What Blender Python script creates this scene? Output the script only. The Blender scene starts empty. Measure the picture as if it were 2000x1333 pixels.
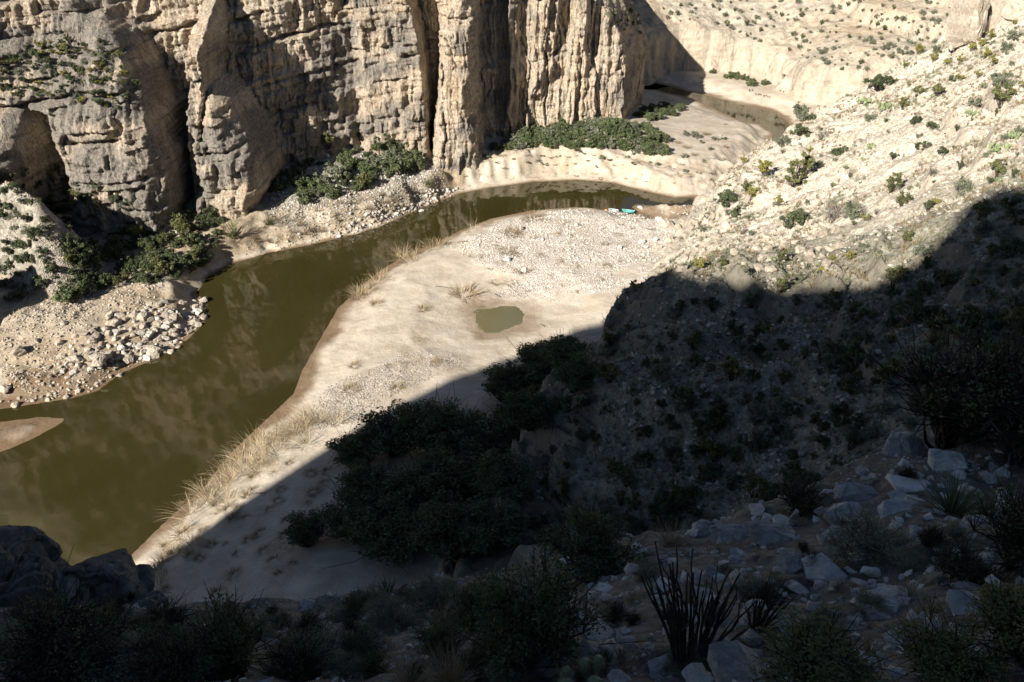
import bpy, bmesh, math, random
import numpy as np
from mathutils import Vector, Matrix, Quaternion
R = math.radians
S = bpy.context.scene
C = S.collection
rng = np.random.default_rng(7)
random.seed(7)

# ------------------------------------------------------------------ camera, sky, sun
PITCH = R(34.0); FPX = 1667.0; CH = 60.0
cam = bpy.data.cameras.new('camera'); camo = bpy.data.objects.new('camera', cam); C.objects.link(camo)
camo.location = (0, 0, CH); camo.rotation_euler = (math.pi/2 - PITCH, 0, 0)
cam.lens = 36.0*FPX/2000.0; cam.sensor_width = 36.0; cam.clip_start = 0.1; cam.clip_end = 3000
S.camera = camo
SUN_AZ = R(50.0); SUN_EL = R(31.0)      # azimuth = direction the light travels, from +X towards +Y
TRAV = Vector((math.cos(SUN_AZ)*math.cos(SUN_EL), math.sin(SUN_AZ)*math.cos(SUN_EL), -math.sin(SUN_EL)))
w = bpy.data.worlds.new("World"); S.world = w; w.use_nodes = True
nt = w.node_tree; bg = nt.nodes['Background']
sky = nt.nodes.new('ShaderNodeTexSky'); sky.sky_type = 'NISHITA'; sky.sun_disc = False
sky.air_density = 0.68; sky.dust_density = 0.1; sky.sun_elevation = SUN_EL; sky.sun_rotation = math.atan2(-TRAV.x, -TRAV.y) % (2*math.pi)
nt.links.new(sky.outputs[0], bg.inputs[0]); bg.inputs[1].default_value = 0.05
sl = bpy.data.lights.new('sun', 'SUN'); slo = bpy.data.objects.new('sun', sl); C.objects.link(slo)
sl.energy = 5.0; sl.angle = R(0.5); sl.color = (1.0, 0.95, 0.87)
slo.rotation_mode = 'QUATERNION'; slo.rotation_quaternion = TRAV.to_track_quat('-Z', 'Y'); slo.location = (-80, -100, 200)
S.view_settings.view_transform = 'Standard'; S.view_settings.look = 'None'
S.view_settings.exposure = 0.9; S.view_settings.gamma = 1.0
S.cycles.diffuse_bounces = 1; S.cycles.max_bounces = 5
S.render.resolution_x = 1024; S.render.resolution_y = 682

# ------------------------------------------------------------------ helpers
cP, sP = math.cos(PITCH), math.sin(PITCH)
def ray(px, py):
    r = (px-1000)/FPX; u = (666.5-py)/FPX
    return np.array([r, cP+u*sP, -sP+u*cP])
def unp(px, py, z):
    d = ray(px, py); t = (z-CH)/d[2]
    return np.array([d[0]*t, d[1]*t, z])
def hsh(i, j, k=0, seed=0):
    n = (np.asarray(i).astype(np.int64)*374761393 + np.asarray(j).astype(np.int64)*668265263 +
         np.asarray(k).astype(np.int64)*2147483647 + seed*1274126177) & 0x7fffffff
    n = ((n ^ (n >> 13))*1274126177) & 0x7fffffff
    n = ((n ^ (n >> 15))*668265263) & 0x7fffffff
    return ((n ^ (n >> 16)) & 0xffffff)/float(0xffffff)
def vn(x, y, seed=0):
    x = np.asarray(x, float); y = np.asarray(y, float)
    i = np.floor(x); j = np.floor(y); fx = x-i; fy = y-j
    fx = fx*fx*fx*(fx*(fx*6-15)+10); fy = fy*fy*fy*(fy*(fy*6-15)+10)
    a = hsh(i, j, 0, seed); b = hsh(i+1, j, 0, seed); c = hsh(i, j+1, 0, seed); d = hsh(i+1, j+1, 0, seed)
    return (a*(1-fx)+b*fx)*(1-fy)+(c*(1-fx)+d*fx)*fy*1.0 - 0.5
def fbm(x, y, seed=0, o=4, g=0.5):
    s = 0; a = 1.0
    for q in range(o):
        s = s + a*vn(x, y, seed+q*17); a *= g; x = x*2.03+5.7; y = y*2.03+1.3
    return s
def ridged(x, y, seed=0, o=3):
    s = 0; a = 1.0
    for q in range(o):
        s = s + a*(1-4*np.abs(vn(x, y, seed+q*13))); a *= .5; x = x*2.07+3.1; y = y*2.07+7.9
    return s
def sm(x, a=0.0, b=1.0):
    t = np.clip((x-a)/(b-a), 0, 1); return t*t*(3-2*t)
def seg_dist(X, Y, P, closed=False):
    P = np.asarray(P, float)[:, :2]; n = len(P); best = np.full(np.shape(X), 1e9)
    for q in range(n if closed else n-1):
        a = P[q]; b = P[(q+1) % n]; d = b-a; L = d@d+1e-9
        t = np.clip(((X-a[0])*d[0]+(Y-a[1])*d[1])/L, 0, 1)
        best = np.minimum(best, (X-a[0]-t*d[0])**2+(Y-a[1]-t*d[1])**2)
    return np.sqrt(best)
def inside(X, Y, P):
    P = np.asarray(P, float)[:, :2]; n = len(P); r = np.zeros(np.shape(X), bool)
    for q in range(n):
        a = P[q]; b = P[(q+1) % n]
        if a[1] == b[1]: continue
        c = ((a[1] > Y) != (b[1] > Y)) & (X < (b[0]-a[0])*(Y-a[1])/(b[1]-a[1])+a[0])
        r ^= c
    return r
def sdist(X, Y, P):
    d = seg_dist(X, Y, P, True); return np.where(inside(X, Y, P), -d, d)     # negative inside
def crest_field(X, Y, P, slope, rnd=1.0):
    """height of a ridge whose crest is the 3D polyline P"""
    P = np.asarray(P, float); best = np.full(np.shape(X), -1e9)
    for q in range(len(P)-1):
        a = P[q]; b = P[q+1]; d = (b-a)[:2]; L = d@d+1e-9
        t = np.clip(((X-a[0])*d[0]+(Y-a[1])*d[1])/L, 0, 1)
        dd = np.sqrt((X-a[0]-t*d[0])**2+(Y-a[1]-t*d[1])**2)
        best = np.maximum(best, a[2]+t*(b[2]-a[2])-slope*(np.sqrt(dd*dd+rnd*rnd)-rnd))
    return best
class RBF:
    def __init__(s, pts):
        s.p = np.asarray(pts, float); n = len(s.p)
        D = np.hypot(s.p[:, None, 0]-s.p[None, :, 0], s.p[:, None, 1]-s.p[None, :, 1])
        A = np.zeros((n+1, n+1)); A[:n, :n] = D; A[:n, n] = 1; A[n, :n] = 1
        s.w = np.linalg.solve(A, np.append(s.p[:, 2], 0))
    def __call__(s, X, Y):
        r = np.full(np.shape(X), s.w[-1])
        for q in range(len(s.p)): r = r+s.w[q]*np.hypot(X-s.p[q, 0], Y-s.p[q, 1])
        return r
def mesh_np(name, V, F, mats=(), smooth=False, attrs=None):
    V = np.asarray(V, np.float32); F = np.asarray(F, np.int32); k = F.shape[1]
    me = bpy.data.meshes.new(name)
    me.vertices.add(len(V)); me.vertices.foreach_set('co', V.ravel())
    me.loops.add(F.size); me.loops.foreach_set('vertex_index', F.ravel())
    me.polygons.add(len(F)); me.polygons.foreach_set('loop_start', np.arange(len(F), dtype=np.int32)*k)
    me.polygons.foreach_set('loop_total', np.full(len(F), k, np.int32))
    me.polygons.foreach_set('use_smooth', np.full(len(F), smooth, bool))
    for m in mats: me.materials.append(m)
    if attrs:
        for an, av in attrs.items():
            a = me.attributes.new(an, 'FLOAT', 'POINT'); a.data.foreach_set('value', np.asarray(av, np.float32).ravel())
    me.update(calc_edges=True); me.validate()
    return me
def grid_faces(m, n, flip=False):
    i = np.arange(m-1)[:, None]*n+np.arange(n-1)[None, :]
    F = np.stack([i, i+1, i+n+1, i+n], -1).reshape(-1, 4)
    return F[:, ::-1] if flip else F
def sheet(name, X, Y, Z, mat, flip=False, attrs=None, smooth=True):
    m, n = X.shape
    me = mesh_np(name, np.stack([X, Y, Z], -1).reshape(-1, 3), grid_faces(m, n, flip), (mat,), smooth, attrs)
    o = bpy.data.objects.new(name, me); C.objects.link(o); o['kind'] = 'structure'
    return o
def link(name, me, parent=None, loc=None, label=None, cat=None, group=None, kind=None):
    o = bpy.data.objects.new(name, me); C.objects.link(o)
    if parent: o.parent = parent
    if loc is not None: o.location = loc
    if label: o['label'] = label
    if cat: o['category'] = cat
    if group: o['group'] = group
    if kind: o['kind'] = kind
    elif label: o['kind'] = 'thing'
    return o
def dup(root, label=None, group=None):
    r = root.copy(); C.objects.link(r)
    if label: r['label'] = label
    if group: r['group'] = group
    elif 'group' in r: del r['group']
    for ch in root.children:
        c = ch.copy(); C.objects.link(c); c.parent = r
    return r

# ------------------------------------------------------------------ materials
def newmat(name, rough=0.9, spec=0.2):
    m = bpy.data.materials.new(name); m.use_nodes = True
    b = m.node_tree.nodes['Principled BSDF']; b.inputs['Roughness'].default_value = rough
    b.inputs['Specular IOR Level'].default_value = spec
    return m, m.node_tree, b
class N:
    def __init__(s, nt): s.nt = nt; s.tc = None
    def coord(s, kind='Object', scale=(1, 1, 1), rot=(0, 0, 0)):
        if s.tc is None: s.tc = s.nt.nodes.new('ShaderNodeTexCoord')
        mp = s.nt.nodes.new('ShaderNodeMapping'); mp.inputs['Scale'].default_value = scale; mp.inputs['Rotation'].default_value = rot
        s.nt.links.new(s.tc.outputs[kind], mp.inputs[0]); return mp.outputs[0]
    def noise(s, v, sc=1, det=5, rough=.55, dist=0):
        n = s.nt.nodes.new('ShaderNodeTexNoise'); n.inputs['Scale'].default_value = sc; n.inputs['Detail'].default_value = det
        n.inputs['Roughness'].default_value = rough; n.inputs['Distortion'].default_value = dist
        s.nt.links.new(v, n.inputs['Vector']); return n.outputs[0]
    def vor(s, v, sc=1, feat='DISTANCE_TO_EDGE', out=0, rnd=1):
        n = s.nt.nodes.new('ShaderNodeTexVoronoi'); n.feature = feat; n.inputs['Scale'].default_value = sc
        n.inputs['Randomness'].default_value = rnd
        s.nt.links.new(v, n.inputs['Vector']); return n.outputs[out]
    def ramp(s, f, stops, interp='LINEAR'):
        n = s.nt.nodes.new('ShaderNodeValToRGB'); n.color_ramp.interpolation = interp; e = n.color_ramp.elements
        while len(e) < len(stops): e.new(0.5)
        for q, (p, c) in enumerate(stops):
            e[q].position = p; e[q].color = (c if hasattr(c, '__len__') else (c, c, c))[:3]+(1,) if hasattr(c, '__len__') else (c, c, c, 1)
        s.nt.links.new(f, n.inputs[0]); return n.outputs[0]
    def mix(s, f, a, b, mode='MIX'):
        n = s.nt.nodes.new('ShaderNodeMix'); n.data_type = 'RGBA'; n.blend_type = mode
        for sock, v in ((n.inputs[0], f), (n.inputs[6], a), (n.inputs[7], b)):
            if isinstance(v, (int, float)): sock.default_value = v
            elif isinstance(v, tuple): sock.default_value = v[:3]+(1,)
            else: s.nt.links.new(v, sock)
        return n.outputs[2]
    def math(s, op, a, b=0.0, clamp=False):
        n = s.nt.nodes.new('ShaderNodeMath'); n.operation = op; n.use_clamp = clamp
        for sock, v in ((n.inputs[0], a), (n.inputs[1], b)):
            if isinstance(v, (int, float)): sock.default_value = v
            else: s.nt.links.new(v, sock)
        return n.outputs[0]
    def attr(s, name):
        n = s.nt.nodes.new('ShaderNodeAttribute'); n.attribute_name = name; return n.outputs['Fac']
    def bump(s, h, strength, dist, prev=None):
        n = s.nt.nodes.new('ShaderNodeBump'); n.inputs['Strength'].default_value = strength; n.inputs['Distance'].default_value = dist
        s.nt.links.new(h, n.inputs['Height'])
        if prev is not None: s.nt.links.new(prev, n.inputs['Normal'])
        return n.outputs[0]
    def rand(s):
        n = s.nt.nodes.new('ShaderNodeObjectInfo'); return n.outputs['Random']

def mat_cliff(name='cliff_rock', light=(.46, .385, .295), orange=(.46, .345, .235), grey=(.23, .203, .17), amt=.5, var='varn'):
    m, nt, b = newmat(name, .92, .15); n = N(nt)
    c0 = n.coord()
    streak = n.noise(n.coord(scale=(1.3, 1.3, .16)), .55, 6, .62, .6)
    patch = n.noise(n.coord(scale=(1, 1, .7)), .13, 6, .6)
    fine = n.noise(c0, 3.0, 6, .65)
    blocks = n.vor(n.coord(scale=(.55, .55, .9)), .8, 'F1', 1)
    col = n.mix(n.ramp(streak, [(.44, 0.), (.66, 1.)]), light, orange)
    v = n.math('ADD', n.math('MULTIPLY', streak, .45), n.math('MULTIPLY', patch, .55))
    v = n.math('ADD', v, n.math('MULTIPLY', n.math('SUBTRACT', fine, .5), .35))
    v = n.math('ADD', v, n.math('MULTIPLY', n.math('SUBTRACT', n.attr(var), .5), .28))
    col = n.mix(n.ramp(v, [(amt-.05, 0.), (amt+.07, 1.)]), col, grey)
    col = n.mix(.22, col, n.ramp(blocks, [(0., .25), (1., .85)]), 'OVERLAY')
    col = n.mix(.85, col, n.ramp(fine, [(.30, .26), (.70, .76)]), 'OVERLAY')
    fs = n.noise(n.coord(scale=(4, 4, .5)), 1.2, 6, .7); col = n.mix(.6, col, n.ramp(fs, [(.36, .30), (.62, .70)]), 'OVERLAY')
    nt.links.new(col, b.inputs['Base Color'])
    b1 = n.bump(n.noise(n.coord(scale=(1.6, 1.6, .5)), 1.3, 8, .68), 1.0, .55)
    b2 = n.bump(n.ramp(n.vor(n.coord(scale=(1.2, 1.2, .7)), .9), [(0, 0.), (.07, 1.)]), .7, .12, b1)
    b3 = n.bump(n.noise(c0, 8, 6, .7), .7, .10, b2)
    nt.links.new(b3, b.inputs['Normal']); return m
def mat_spur(name='spur_ground', k=1.0):
    m, nt, b = newmat(name, .95, .1); n = N(nt); c0 = n.coord()
    big = n.noise(c0, .22, 5, .6); mid = n.noise(c0, 1.5, 7, .7); chips = n.vor(c0, 4.5, 'F1', 1); ch2 = n.vor(c0, 9.5, 'F1', 1)
    col = n.ramp(mid, [(.30, (.36, .31, .235)), (.5, (.55, .48, .38)), (.72, (.67, .60, .50))])
    col = n.mix(.55, col, n.ramp(chips, [(0, .18), (.45, .5), (1, .85)]), 'OVERLAY')
    col = n.mix(.5, col, n.ramp(ch2, [(0, .2), (.5, .5), (1, .8)]), 'OVERLAY')
    tuft = n.noise(n.coord(scale=(1, 1, 1)), 2.3, 8, .75)
    col = n.mix(n.ramp(n.math('ADD', n.math('MULTIPLY', tuft, .7), n.math('MULTIPLY', big, .3)), [(.53, 0.), (.60, .75)]), col, (.24, .22, .11))
    rockc = n.ramp(n.noise(c0, .9, 6, .6), [(.3, (.30, .27, .23)), (.6, (.52, .44, .34))])
    col = n.mix(n.attr('rock'), col, rockc)
    col = n.mix(n.attr('painted_shade'), col, n.mix(1.0, col, (.40, .42, .40), 'MULTIPLY'))  # shade painted into the ground colour by this mask
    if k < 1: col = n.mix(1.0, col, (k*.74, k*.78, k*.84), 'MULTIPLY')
    nt.links.new(col, b.inputs['Base Color'])
    b1 = n.bump(n.noise(c0, 1.6, 9, .7), .9, .28)
    b2 = n.bump(n.vor(c0, 5.0, 'F1', 0), .4, .06, b1)
    b3 = n.bump(n.vor(c0, 12.0, 'F1', 0), .6, .05, b2)
    nt.links.new(b3, b.inputs['Normal']); return m
def mat_far(name='far_slope'):
    m, nt, b = newmat(name, .95, .1); n = N(nt); c0 = n.coord()
    big = n.noise(c0, .035, 5, .6); mid = n.noise(c0, .6, 8, .72)
    col = n.mix(n.ramp(big, [(.45, 0.), (.62, 1.)]), (.54, .47, .37), (.57, .46, .33))
    col = n.mix(.75, col, n.ramp(mid, [(.28, .22), (.72, .78)]), 'OVERLAY')
    col = n.mix(n.ramp(n.noise(c0, .9, 8, .8), [(.55, 0.), (.64, .7)]), col, (.22, .205, .12))
    rockc = n.ramp(n.noise(n.coord(scale=(1, 1, .35)), .6, 7, .66), [(.3, (.36, .30, .235)), (.52, (.58, .49, .37)), (.75, (.66, .58, .47))])
    col = n.mix(n.attr('rock'), col, rockc)
    nt.links.new(col, b.inputs['Base Color'])
    b1 = n.bump(n.noise(n.coord(scale=(1, 1, .5)), .9, 9, .72), 1.0, 1.0)
    b2 = n.bump(n.vor(n.coord(scale=(.5, .5, 1.6)), .55, 'F1', 0), .6, .5, b1)
    nt.links.new(b2, b.inputs['Normal']); return m
def mat_bed(name='river_sand'):
    m, nt, b = newmat(name, .93, .15); n = N(nt); c0 = n.coord()
    mid = n.noise(c0, .35, 7, .6, .4); fine = n.noise(c0, 3.5, 8, .75)
    sand = n.ramp(mid, [(.3, (.43, .355, .265)), (.5, (.50, .425, .33)), (.7, (.56, .49, .40))])
    swirl = n.noise(n.coord(scale=(.5, .9, 1), rot=(0, 0, R(-35))), .22, 7, .6, 2.2)
    sand = n.mix(.4, sand, n.ramp(swirl, [(.35, .34), (.65, .66)]), 'OVERLAY')
    peb = n.vor(c0, 5.5, 'F1', 1); peb2 = n.vor(c0, 12, 'F1', 1)
    grav = n.ramp(peb, [(0, (.30, .25, .20)), (.35, (.50, .43, .35)), (1, (.74, .68, .60))])
    grav = n.mix(.5, grav, n.ramp(peb2, [(0, .25), (1, .8)]), 'OVERLAY')
    col = n.mix(n.attr('gravel'), sand, grav)
    soil = n.mix(n.ramp(fine, [(.4, 0.), (.6, 1.)]), (.25, .19, .12), (.44, .355, .25))
    col = n.mix(n.attr('soil'), col, soil)
    tal = n.ramp(n.vor(c0, 2.2, 'F1', 1), [(0, (.17, .15, .12)), (.5, (.28, .25, .20)), (1, (.46, .41, .34))])
    col = n.mix(n.attr('talus'), col, tal)
    col = n.mix(.35, col, n.ramp(fine, [(.3, .35), (.7, .65)]), 'OVERLAY')
    wet = n.attr('wet')
    col = n.mix(wet, col, n.mix(1.0, col, (.40, .32, .245), 'MULTIPLY'))
    nt.links.new(col, b.inputs['Base Color'])
    r = n.math('SUBTRACT', .95, n.math('MULTIPLY', wet, .5)); nt.links.new(r, b.inputs['Roughness'])
    b1 = n.bump(n.noise(c0, 1.2, 8, .65), .6, .22)
    hh = n.math('MULTIPLY', n.vor(c0, 5.5, 'F1', 0), n.math('ADD', n.attr('gravel'), n.attr('talus')))
    b2 = n.bump(hh, .9, .14, b1)
    b3 = n.bump(fine, .35, .06, b2)
    nt.links.new(b3, b.inputs['Normal']); return m
def mat_water():
    m, nt, b = newmat('river_water', .035, 1.0); n = N(nt); c0 = n.coord()
    b.inputs['IOR'].default_value = 1.38
    mid = n.noise(c0, .07, 4, .5)
    col = n.ramp(mid, [(.35, (.034, .0275, .0075)), (.65, (.041, .0335, .0105))])
    nt.links.new(col, b.inputs['Base Color'])
    h = n.noise(n.coord(scale=(1, .5, 1), rot=(0, 0, R(-40))), 1.6, 5, .6, .3)
    b1 = n.bump(h, .10, .035)
    h2 = n.noise(c0, .35, 3, .5); b2 = n.bump(h2, .07, .12, b1)
    nt.links.new(b2, b.inputs['Normal']); return m
def mat_rock(name, a, c, rnd=.5):
    m, nt, b = newmat(name, .9, .2); n = N(nt); c0 = n.coord()
    f = n.noise(c0, 2.2, 7, .65)
    col = n.ramp(f, [(.3, a), (.65, c)])
    col = n.mix(rnd, col, n.ramp(n.rand(), [(0, .28), (1, .75)]), 'OVERLAY')
    col = n.mix(.4, col, n.ramp(n.noise(c0, 14, 5, .7), [(.3, .3), (.7, .7)]), 'OVERLAY')
    nt.links.new(col, b.inputs['Base Color'])
    cr = n.vor(n.coord(scale=(1, 1, 2.2)), 1.1); cr2 = n.ramp(cr, [(0, .25), (.035, .5)])
    col = n.mix(.7, col, cr2, 'OVERLAY'); nt.links.new(col, b.inputs['Base Color'])
    b1 = n.bump(n.noise(c0, 3, 8, .7), .9, .16); b1 = n.bump(cr2, .6, .05, b1); b2 = n.bump(n.noise(c0, 22, 5, .7), .7, .03, b1)
    nt.links.new(b2, b.inputs['Normal']); return m
def mat_leaf(name, a, c, trans=.25, rough=.65):
    m, nt, b = newmat(name, rough, .25); n = N(nt)
    f = n.noise(n.coord(), 1.7, 4, .6); f2 = n.noise(n.coord(), 14, 2, .6)
    v = n.math('ADD', n.math('MULTIPLY', f, .55), n.math('MULTIPLY', f2, .45))
    col = n.ramp(v, [(.36, a), (.62, c)])
    col = n.mix(.35, col, n.ramp(n.rand(), [(0, .3), (1, .72)]), 'OVERLAY')
    nt.links.new(col, b.inputs['Base Color'])
    t = nt.nodes.new('ShaderNodeBsdfTranslucent'); nt.links.new(col, t.inputs[0])
    mx = nt.nodes.new('ShaderNodeMixShader'); mx.inputs[0].default_value = trans
    nt.links.new(b.outputs[0], mx.inputs[1]); nt.links.new(t.outputs[0], mx.inputs[2])
    nt.links.new(mx.outputs[0], nt.nodes['Material Output'].inputs[0]); return m
M = dict(
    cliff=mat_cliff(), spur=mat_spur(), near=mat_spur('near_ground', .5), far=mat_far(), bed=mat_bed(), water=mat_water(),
    boulder=mat_rock('boulder_stone', (.32, .265, .20), (.55, .47, .375)),
    rubble=mat_rock('slope_rubble', (.40, .35, .28), (.62, .56, .47), .35),
    cobble=mat_rock('cobble_stone', (.40, .36, .30), (.62, .57, .50)),
    pale=mat_rock('pale_limestone', (.50, .45, .38), (.76, .71, .63)),
    slab=mat_rock('grey_limestone', (.26, .255, .235), (.60, .58, .54)),
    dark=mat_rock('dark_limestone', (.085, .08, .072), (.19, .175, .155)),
    tamarisk=mat_leaf('tamarisk_leaves', (.07, .095, .04), (.17, .20, .09)),
    greyleaf=mat_leaf('grey_green_leaves', (.13, .145, .09), (.27, .285, .19)),
    deep=mat_leaf('deep_green_leaves', (.055, .075, .034), (.14, .165, .08)),
    olive=mat_leaf('olive_leaves', (.10, .11, .04), (.22, .225, .095)),
    yellow=mat_leaf('yellow_green_leaves', (.20, .19, .045), (.34, .31, .09)),
    pad=mat_leaf('cactus_skin', (.17, .21, .10), (.30, .35, .18), .0, .55),
    straw=mat_leaf('dry_straw', (.32, .24, .13), (.55, .44, .28), .15),
    dryg=mat_leaf('dry_brown_grass', (.22, .16, .09), (.40, .31, .19), .15),
    bark=mat_rock('grey_bark', (.12, .10, .08), (.24, .21, .17)),
    dbark=mat_rock('dark_bark', (.035, .028, .022), (.09, .07, .055)),
    blade=mat_leaf('sotol_blades', (.05, .075, .03), (.13, .16, .07), .1, .5),
)

# ------------------------------------------------------------------ river outline (traced at water level)
LB = [(-500, 1010), (-250, 960), (0, 884), (60, 860), (122, 826), (126, 817), (70, 816), (0, 824), (-200, 852), (-290, 858), (-290, 842), (-50, 808), (60, 791), (140, 779), (192, 764), (238, 728), (310, 700), (370, 662), (400, 625), (403, 590),
      (384, 572), (400, 545), (450, 516), (520, 495), (600, 480), (680, 462), (750, 440), (830, 405), (900, 378), (950, 368),
      (1040, 356), (1130, 352), (1200, 358), (1260, 374), (1320, 387), (1400, 384), (1480, 350), (1540, 300), (1560, 262), (1520, 222),
      (1440, 203), (1395, 190), (1350, 181), (1290, 165), (1200, 150)]
RB = [(1180, 163), (1290, 178), (1345, 190), (1375, 203), (1405, 218), (1450, 237), (1490, 244), (1510, 262), (1500, 300), (1450, 350),
      (1400, 395), (1350, 412), (1300, 405), (1243, 399), (1233, 405), (1250, 417), (1228, 418), (1200, 411), (1120, 405), (1040, 411), (960, 427), (900, 450), (850, 475), (790, 500), (740, 530),
      (700, 565), (660, 602), (620, 670), (592, 720), (572, 770), (530, 810), (450, 885), (400, 950), (330, 1012), (255, 1085), (160, 1190), (0, 1330), (-400, 1500)]
RIVER = np.array([unp(a, b, 0)[:2] for a, b in LB+RB])
POOL = np.array([unp(a, b, 0)[:2] for a, b in [(926, 606), (965, 602), (985, 597), (1010, 600), (1024, 612), (1022, 630), (1000, 640), (975, 650), (948, 651), (932, 636)]])
MUD = np.array([unp(a, b, 0)[:2] for a, b in [(-300, 830), (0, 800), (100, 783), (190, 765), (240, 740), (200, 792), (130, 812), (0, 826), (-300, 850)]])
MUD2 = np.array([unp(a, b, 0)[:2] for a, b in [(1258, 424), (1290, 422), (1318, 431), (1305, 441), (1272, 437)]])
CUT = np.array([unp(a, b, 0)[:2] for a, b in [(880, 385), (950, 370), (1040, 356), (1130, 352), (1200, 358), (1260, 374), (1330, 387), (1420, 380)]])
bedpts = [(600, 740, .5), (700, 640, .7), (800, 600, .8), (900, 560, .8), (1050, 500, 1.2), (1200, 450, 1.2), (1250, 540, 1.6), (1100, 620, 1.3),
    (900, 700, 1.1), (760, 760, 1.3), (700, 850, 1.9), (600, 950, 2.2), (500, 1050, 2.2), (400, 1150, 2.4), (900, 900, 2.6), (800, 1050, 3.2), (600, 1150, 4.5), (1100, 700, 2.2),
    (100, 700, 1.8), (250, 650, 1.8), (330, 640, 1.2), (60, 620, 3), (150, 560, 2.6), (350, 540, 2.3), (250, 480, 3.4), (100, 440, 4.5), (0, 400, 7), (300, 430, 4.4), (420, 470, 3.2), (500, 450, 3.2),
    (600, 420, 3.0), (560, 350, 5.6), (700, 400, 3.2), (700, 320, 5.5), (820, 360, 3.6), (820, 325, 4.2), (0, 850, .22), (-80, 870, .22), (60, 838, .2), (0, 765, .7), (100, 760, .7), (-200, 700, 2), (-200, 500, 7),
    (900, 330, 3.6), (950, 300, 3.4), (1050, 300, 4.0), (1200, 310, 4.0), (1350, 320, 3.2), (1300, 250, 3.4), (1400, 250, 2.3), (1420, 330, 2.8), (1200, 250, 5.4), (1380, 220, 1.4), (1330, 225, 2.2),
    (1450, 160, 1.4), (1500, 190, 1.4), (1330, 200, .8), (1250, 190, 1.5)]
bedpts = [tuple(unp(a, b, z)) for a, b, z in bedpts] + [(-60, 20, 4), (0, 30, 6), (30, 60, 3), (60, 120, 3), (60, 200, 2), (100, 150, 3), (-120, 60, 3), (20, 240, 2), (-40, 160, 7), (0, 175, 7)]
BED = RBF(bedpts)
RIB = [tuple(unp(*k)) for k in [(-140, 300, 19), (-40, 340, 15), (35, 374, 14.0), (82, 415, 12.2), (106, 455, 9.4), (122, 520, 5.5), (130, 565, 3)]]
ADDED_RIB = [(-97, 68, 24), (-82, 76, 21), (-73.5, 83, 17), (-70, 87, 9)]  # unseen ridge beyond the left edge, added to throw shade into view
def bed_parts(X, Y):
    H = BED(X, Y)
    d = sdist(X, Y, RIVER); dw = d + fbm(X*.35, Y*.35, 3, 4)*1.3
    dc = seg_dist(X, Y, CUT)
    cut = sm(9-dc) * sm(d, -1, 1)
    left = sm(BED_SIDE(X, Y))
    wd = np.where(cut > .5, 2.6, 7-3.5*left)
    H = H*1.0
    H = np.maximum(H, .25)
    hs = H*sm(dw/wd)
    # scarp with gullies
    gul = fbm(X*.16, Y*.16, 41, 3)*2.2+fbm(X*.7, Y*.7, 45, 4)*.8; H = H*(.86+.5*vn(X*.09, Y*.09, 46))
    hcut = H*sm((d-1.1-gul*.7+vn(X*1.3, Y*1.3, 5)*.5)/(2.6+3.2*vn(X*.12, Y*.12, 47)))*.93 + .3*sm(d/1.0)
    h = np.where(dc < 9, hcut*sm(9-dc, 0, 3)+hs*(1-sm(9-dc, 0, 3)), hs)
    rough = .10 + .55*left
    h = h + cut*sm(d, .6, 2)*(ridged(X*.9, Y*.9, 48, 4)*.16+fbm(X*1.5, Y*1.5, 49, 3)*.22)
    h = h + sm(d, 0.5, 4)*(fbm(X*.18, Y*.18, 11, 5)*rough*1.3 + ridged(X*.5, Y*.5, 23)*.07*(left*2.2+.35))
    # ridge ribs low on the left; the second is out of view, added to cast shade
    r1 = crest_field(X, Y, RIB, 2.0, .9)+ridged(X*.22, Y*.22, 31)*.7+vn(X*1.1, Y*1.1, 32)*.5
    r2 = crest_field(X, Y, ADDED_RIB, 2.2, 1.0)+ridged(X*.22, Y*.22, 33)*.7
    rib = np.maximum(r1, r2); talm = sm(rib-h, -.2, .8)
    h = np.where(d > 1, np.maximum(h, rib), h)
    dp = sdist(X, Y, POOL)
    pool = np.where(dp < 0, .12*dp, .05*dp+.0065*dp*dp)
    h = np.where(dp < 30, np.minimum(h, pool+vn(X*.8, Y*.8, 8)*.08*sm(dp, .5, 3)+fbm(X*.15, Y*.15, 18, 4)*.35*sm(dp, 1, 8)), h)
    dm = np.minimum(sdist(X, Y, MUD), sdist(X, Y, MUD2)+1.3); h = np.where(dm < 2.5, np.minimum(h, .04+.35*np.maximum(dm, 0)), h)
    h = np.where(d < 0, -np.minimum(-d, 8)*.16, np.where(dp > 0, np.maximum(h, .06*np.minimum(d, .8)), h))
    return h, d, left, talm, dp, dm, cut
def BED_SIDE(X, Y):
    # >0 on the left (far) side of the river
    P = np.array([unp(a, b, 0)[:2] for a, b in LB[:29]])
    Q = np.array([unp(a, b, 0)[:2] for a, b in RB[17:]])
    return (seg_dist(X, Y, Q)-seg_dist(X, Y, P))*.5+.5
xs = np.arange(-150, 96, .36); ys = np.arange(28, 216, .36)
X, Y = np.meshgrid(xs, ys)
h, d, left, talm, dp, dm, cut = bed_parts(X, Y)
GRAV = np.array([unp(a, b, 1)[:2] for a, b in [(890, 470), (1000, 425), (1120, 408), (1260, 425), (1340, 420), (1330, 500), (1270, 540), (1180, 565), (1080, 575), (1010, 560), (950, 520)]])
GR2 = np.array([unp(a, b, 1)[:2] for a, b in [(620, 800), (640, 745), (760, 705), (880, 690), (900, 705), (780, 760), (700, 820), (600, 880)]])
nz = fbm(X*.25, Y*.25, 77, 5)
grav = np.maximum(sm(-sdist(X, Y, GRAV)+nz*5, -1.5, 1.5), .75*sm(-sdist(X, Y, GR2)+nz*3, -1, 1))
h = h + grav*np.maximum(ridged(X*.9, Y*.9, 91), 0)*.10*(d > 1)
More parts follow.
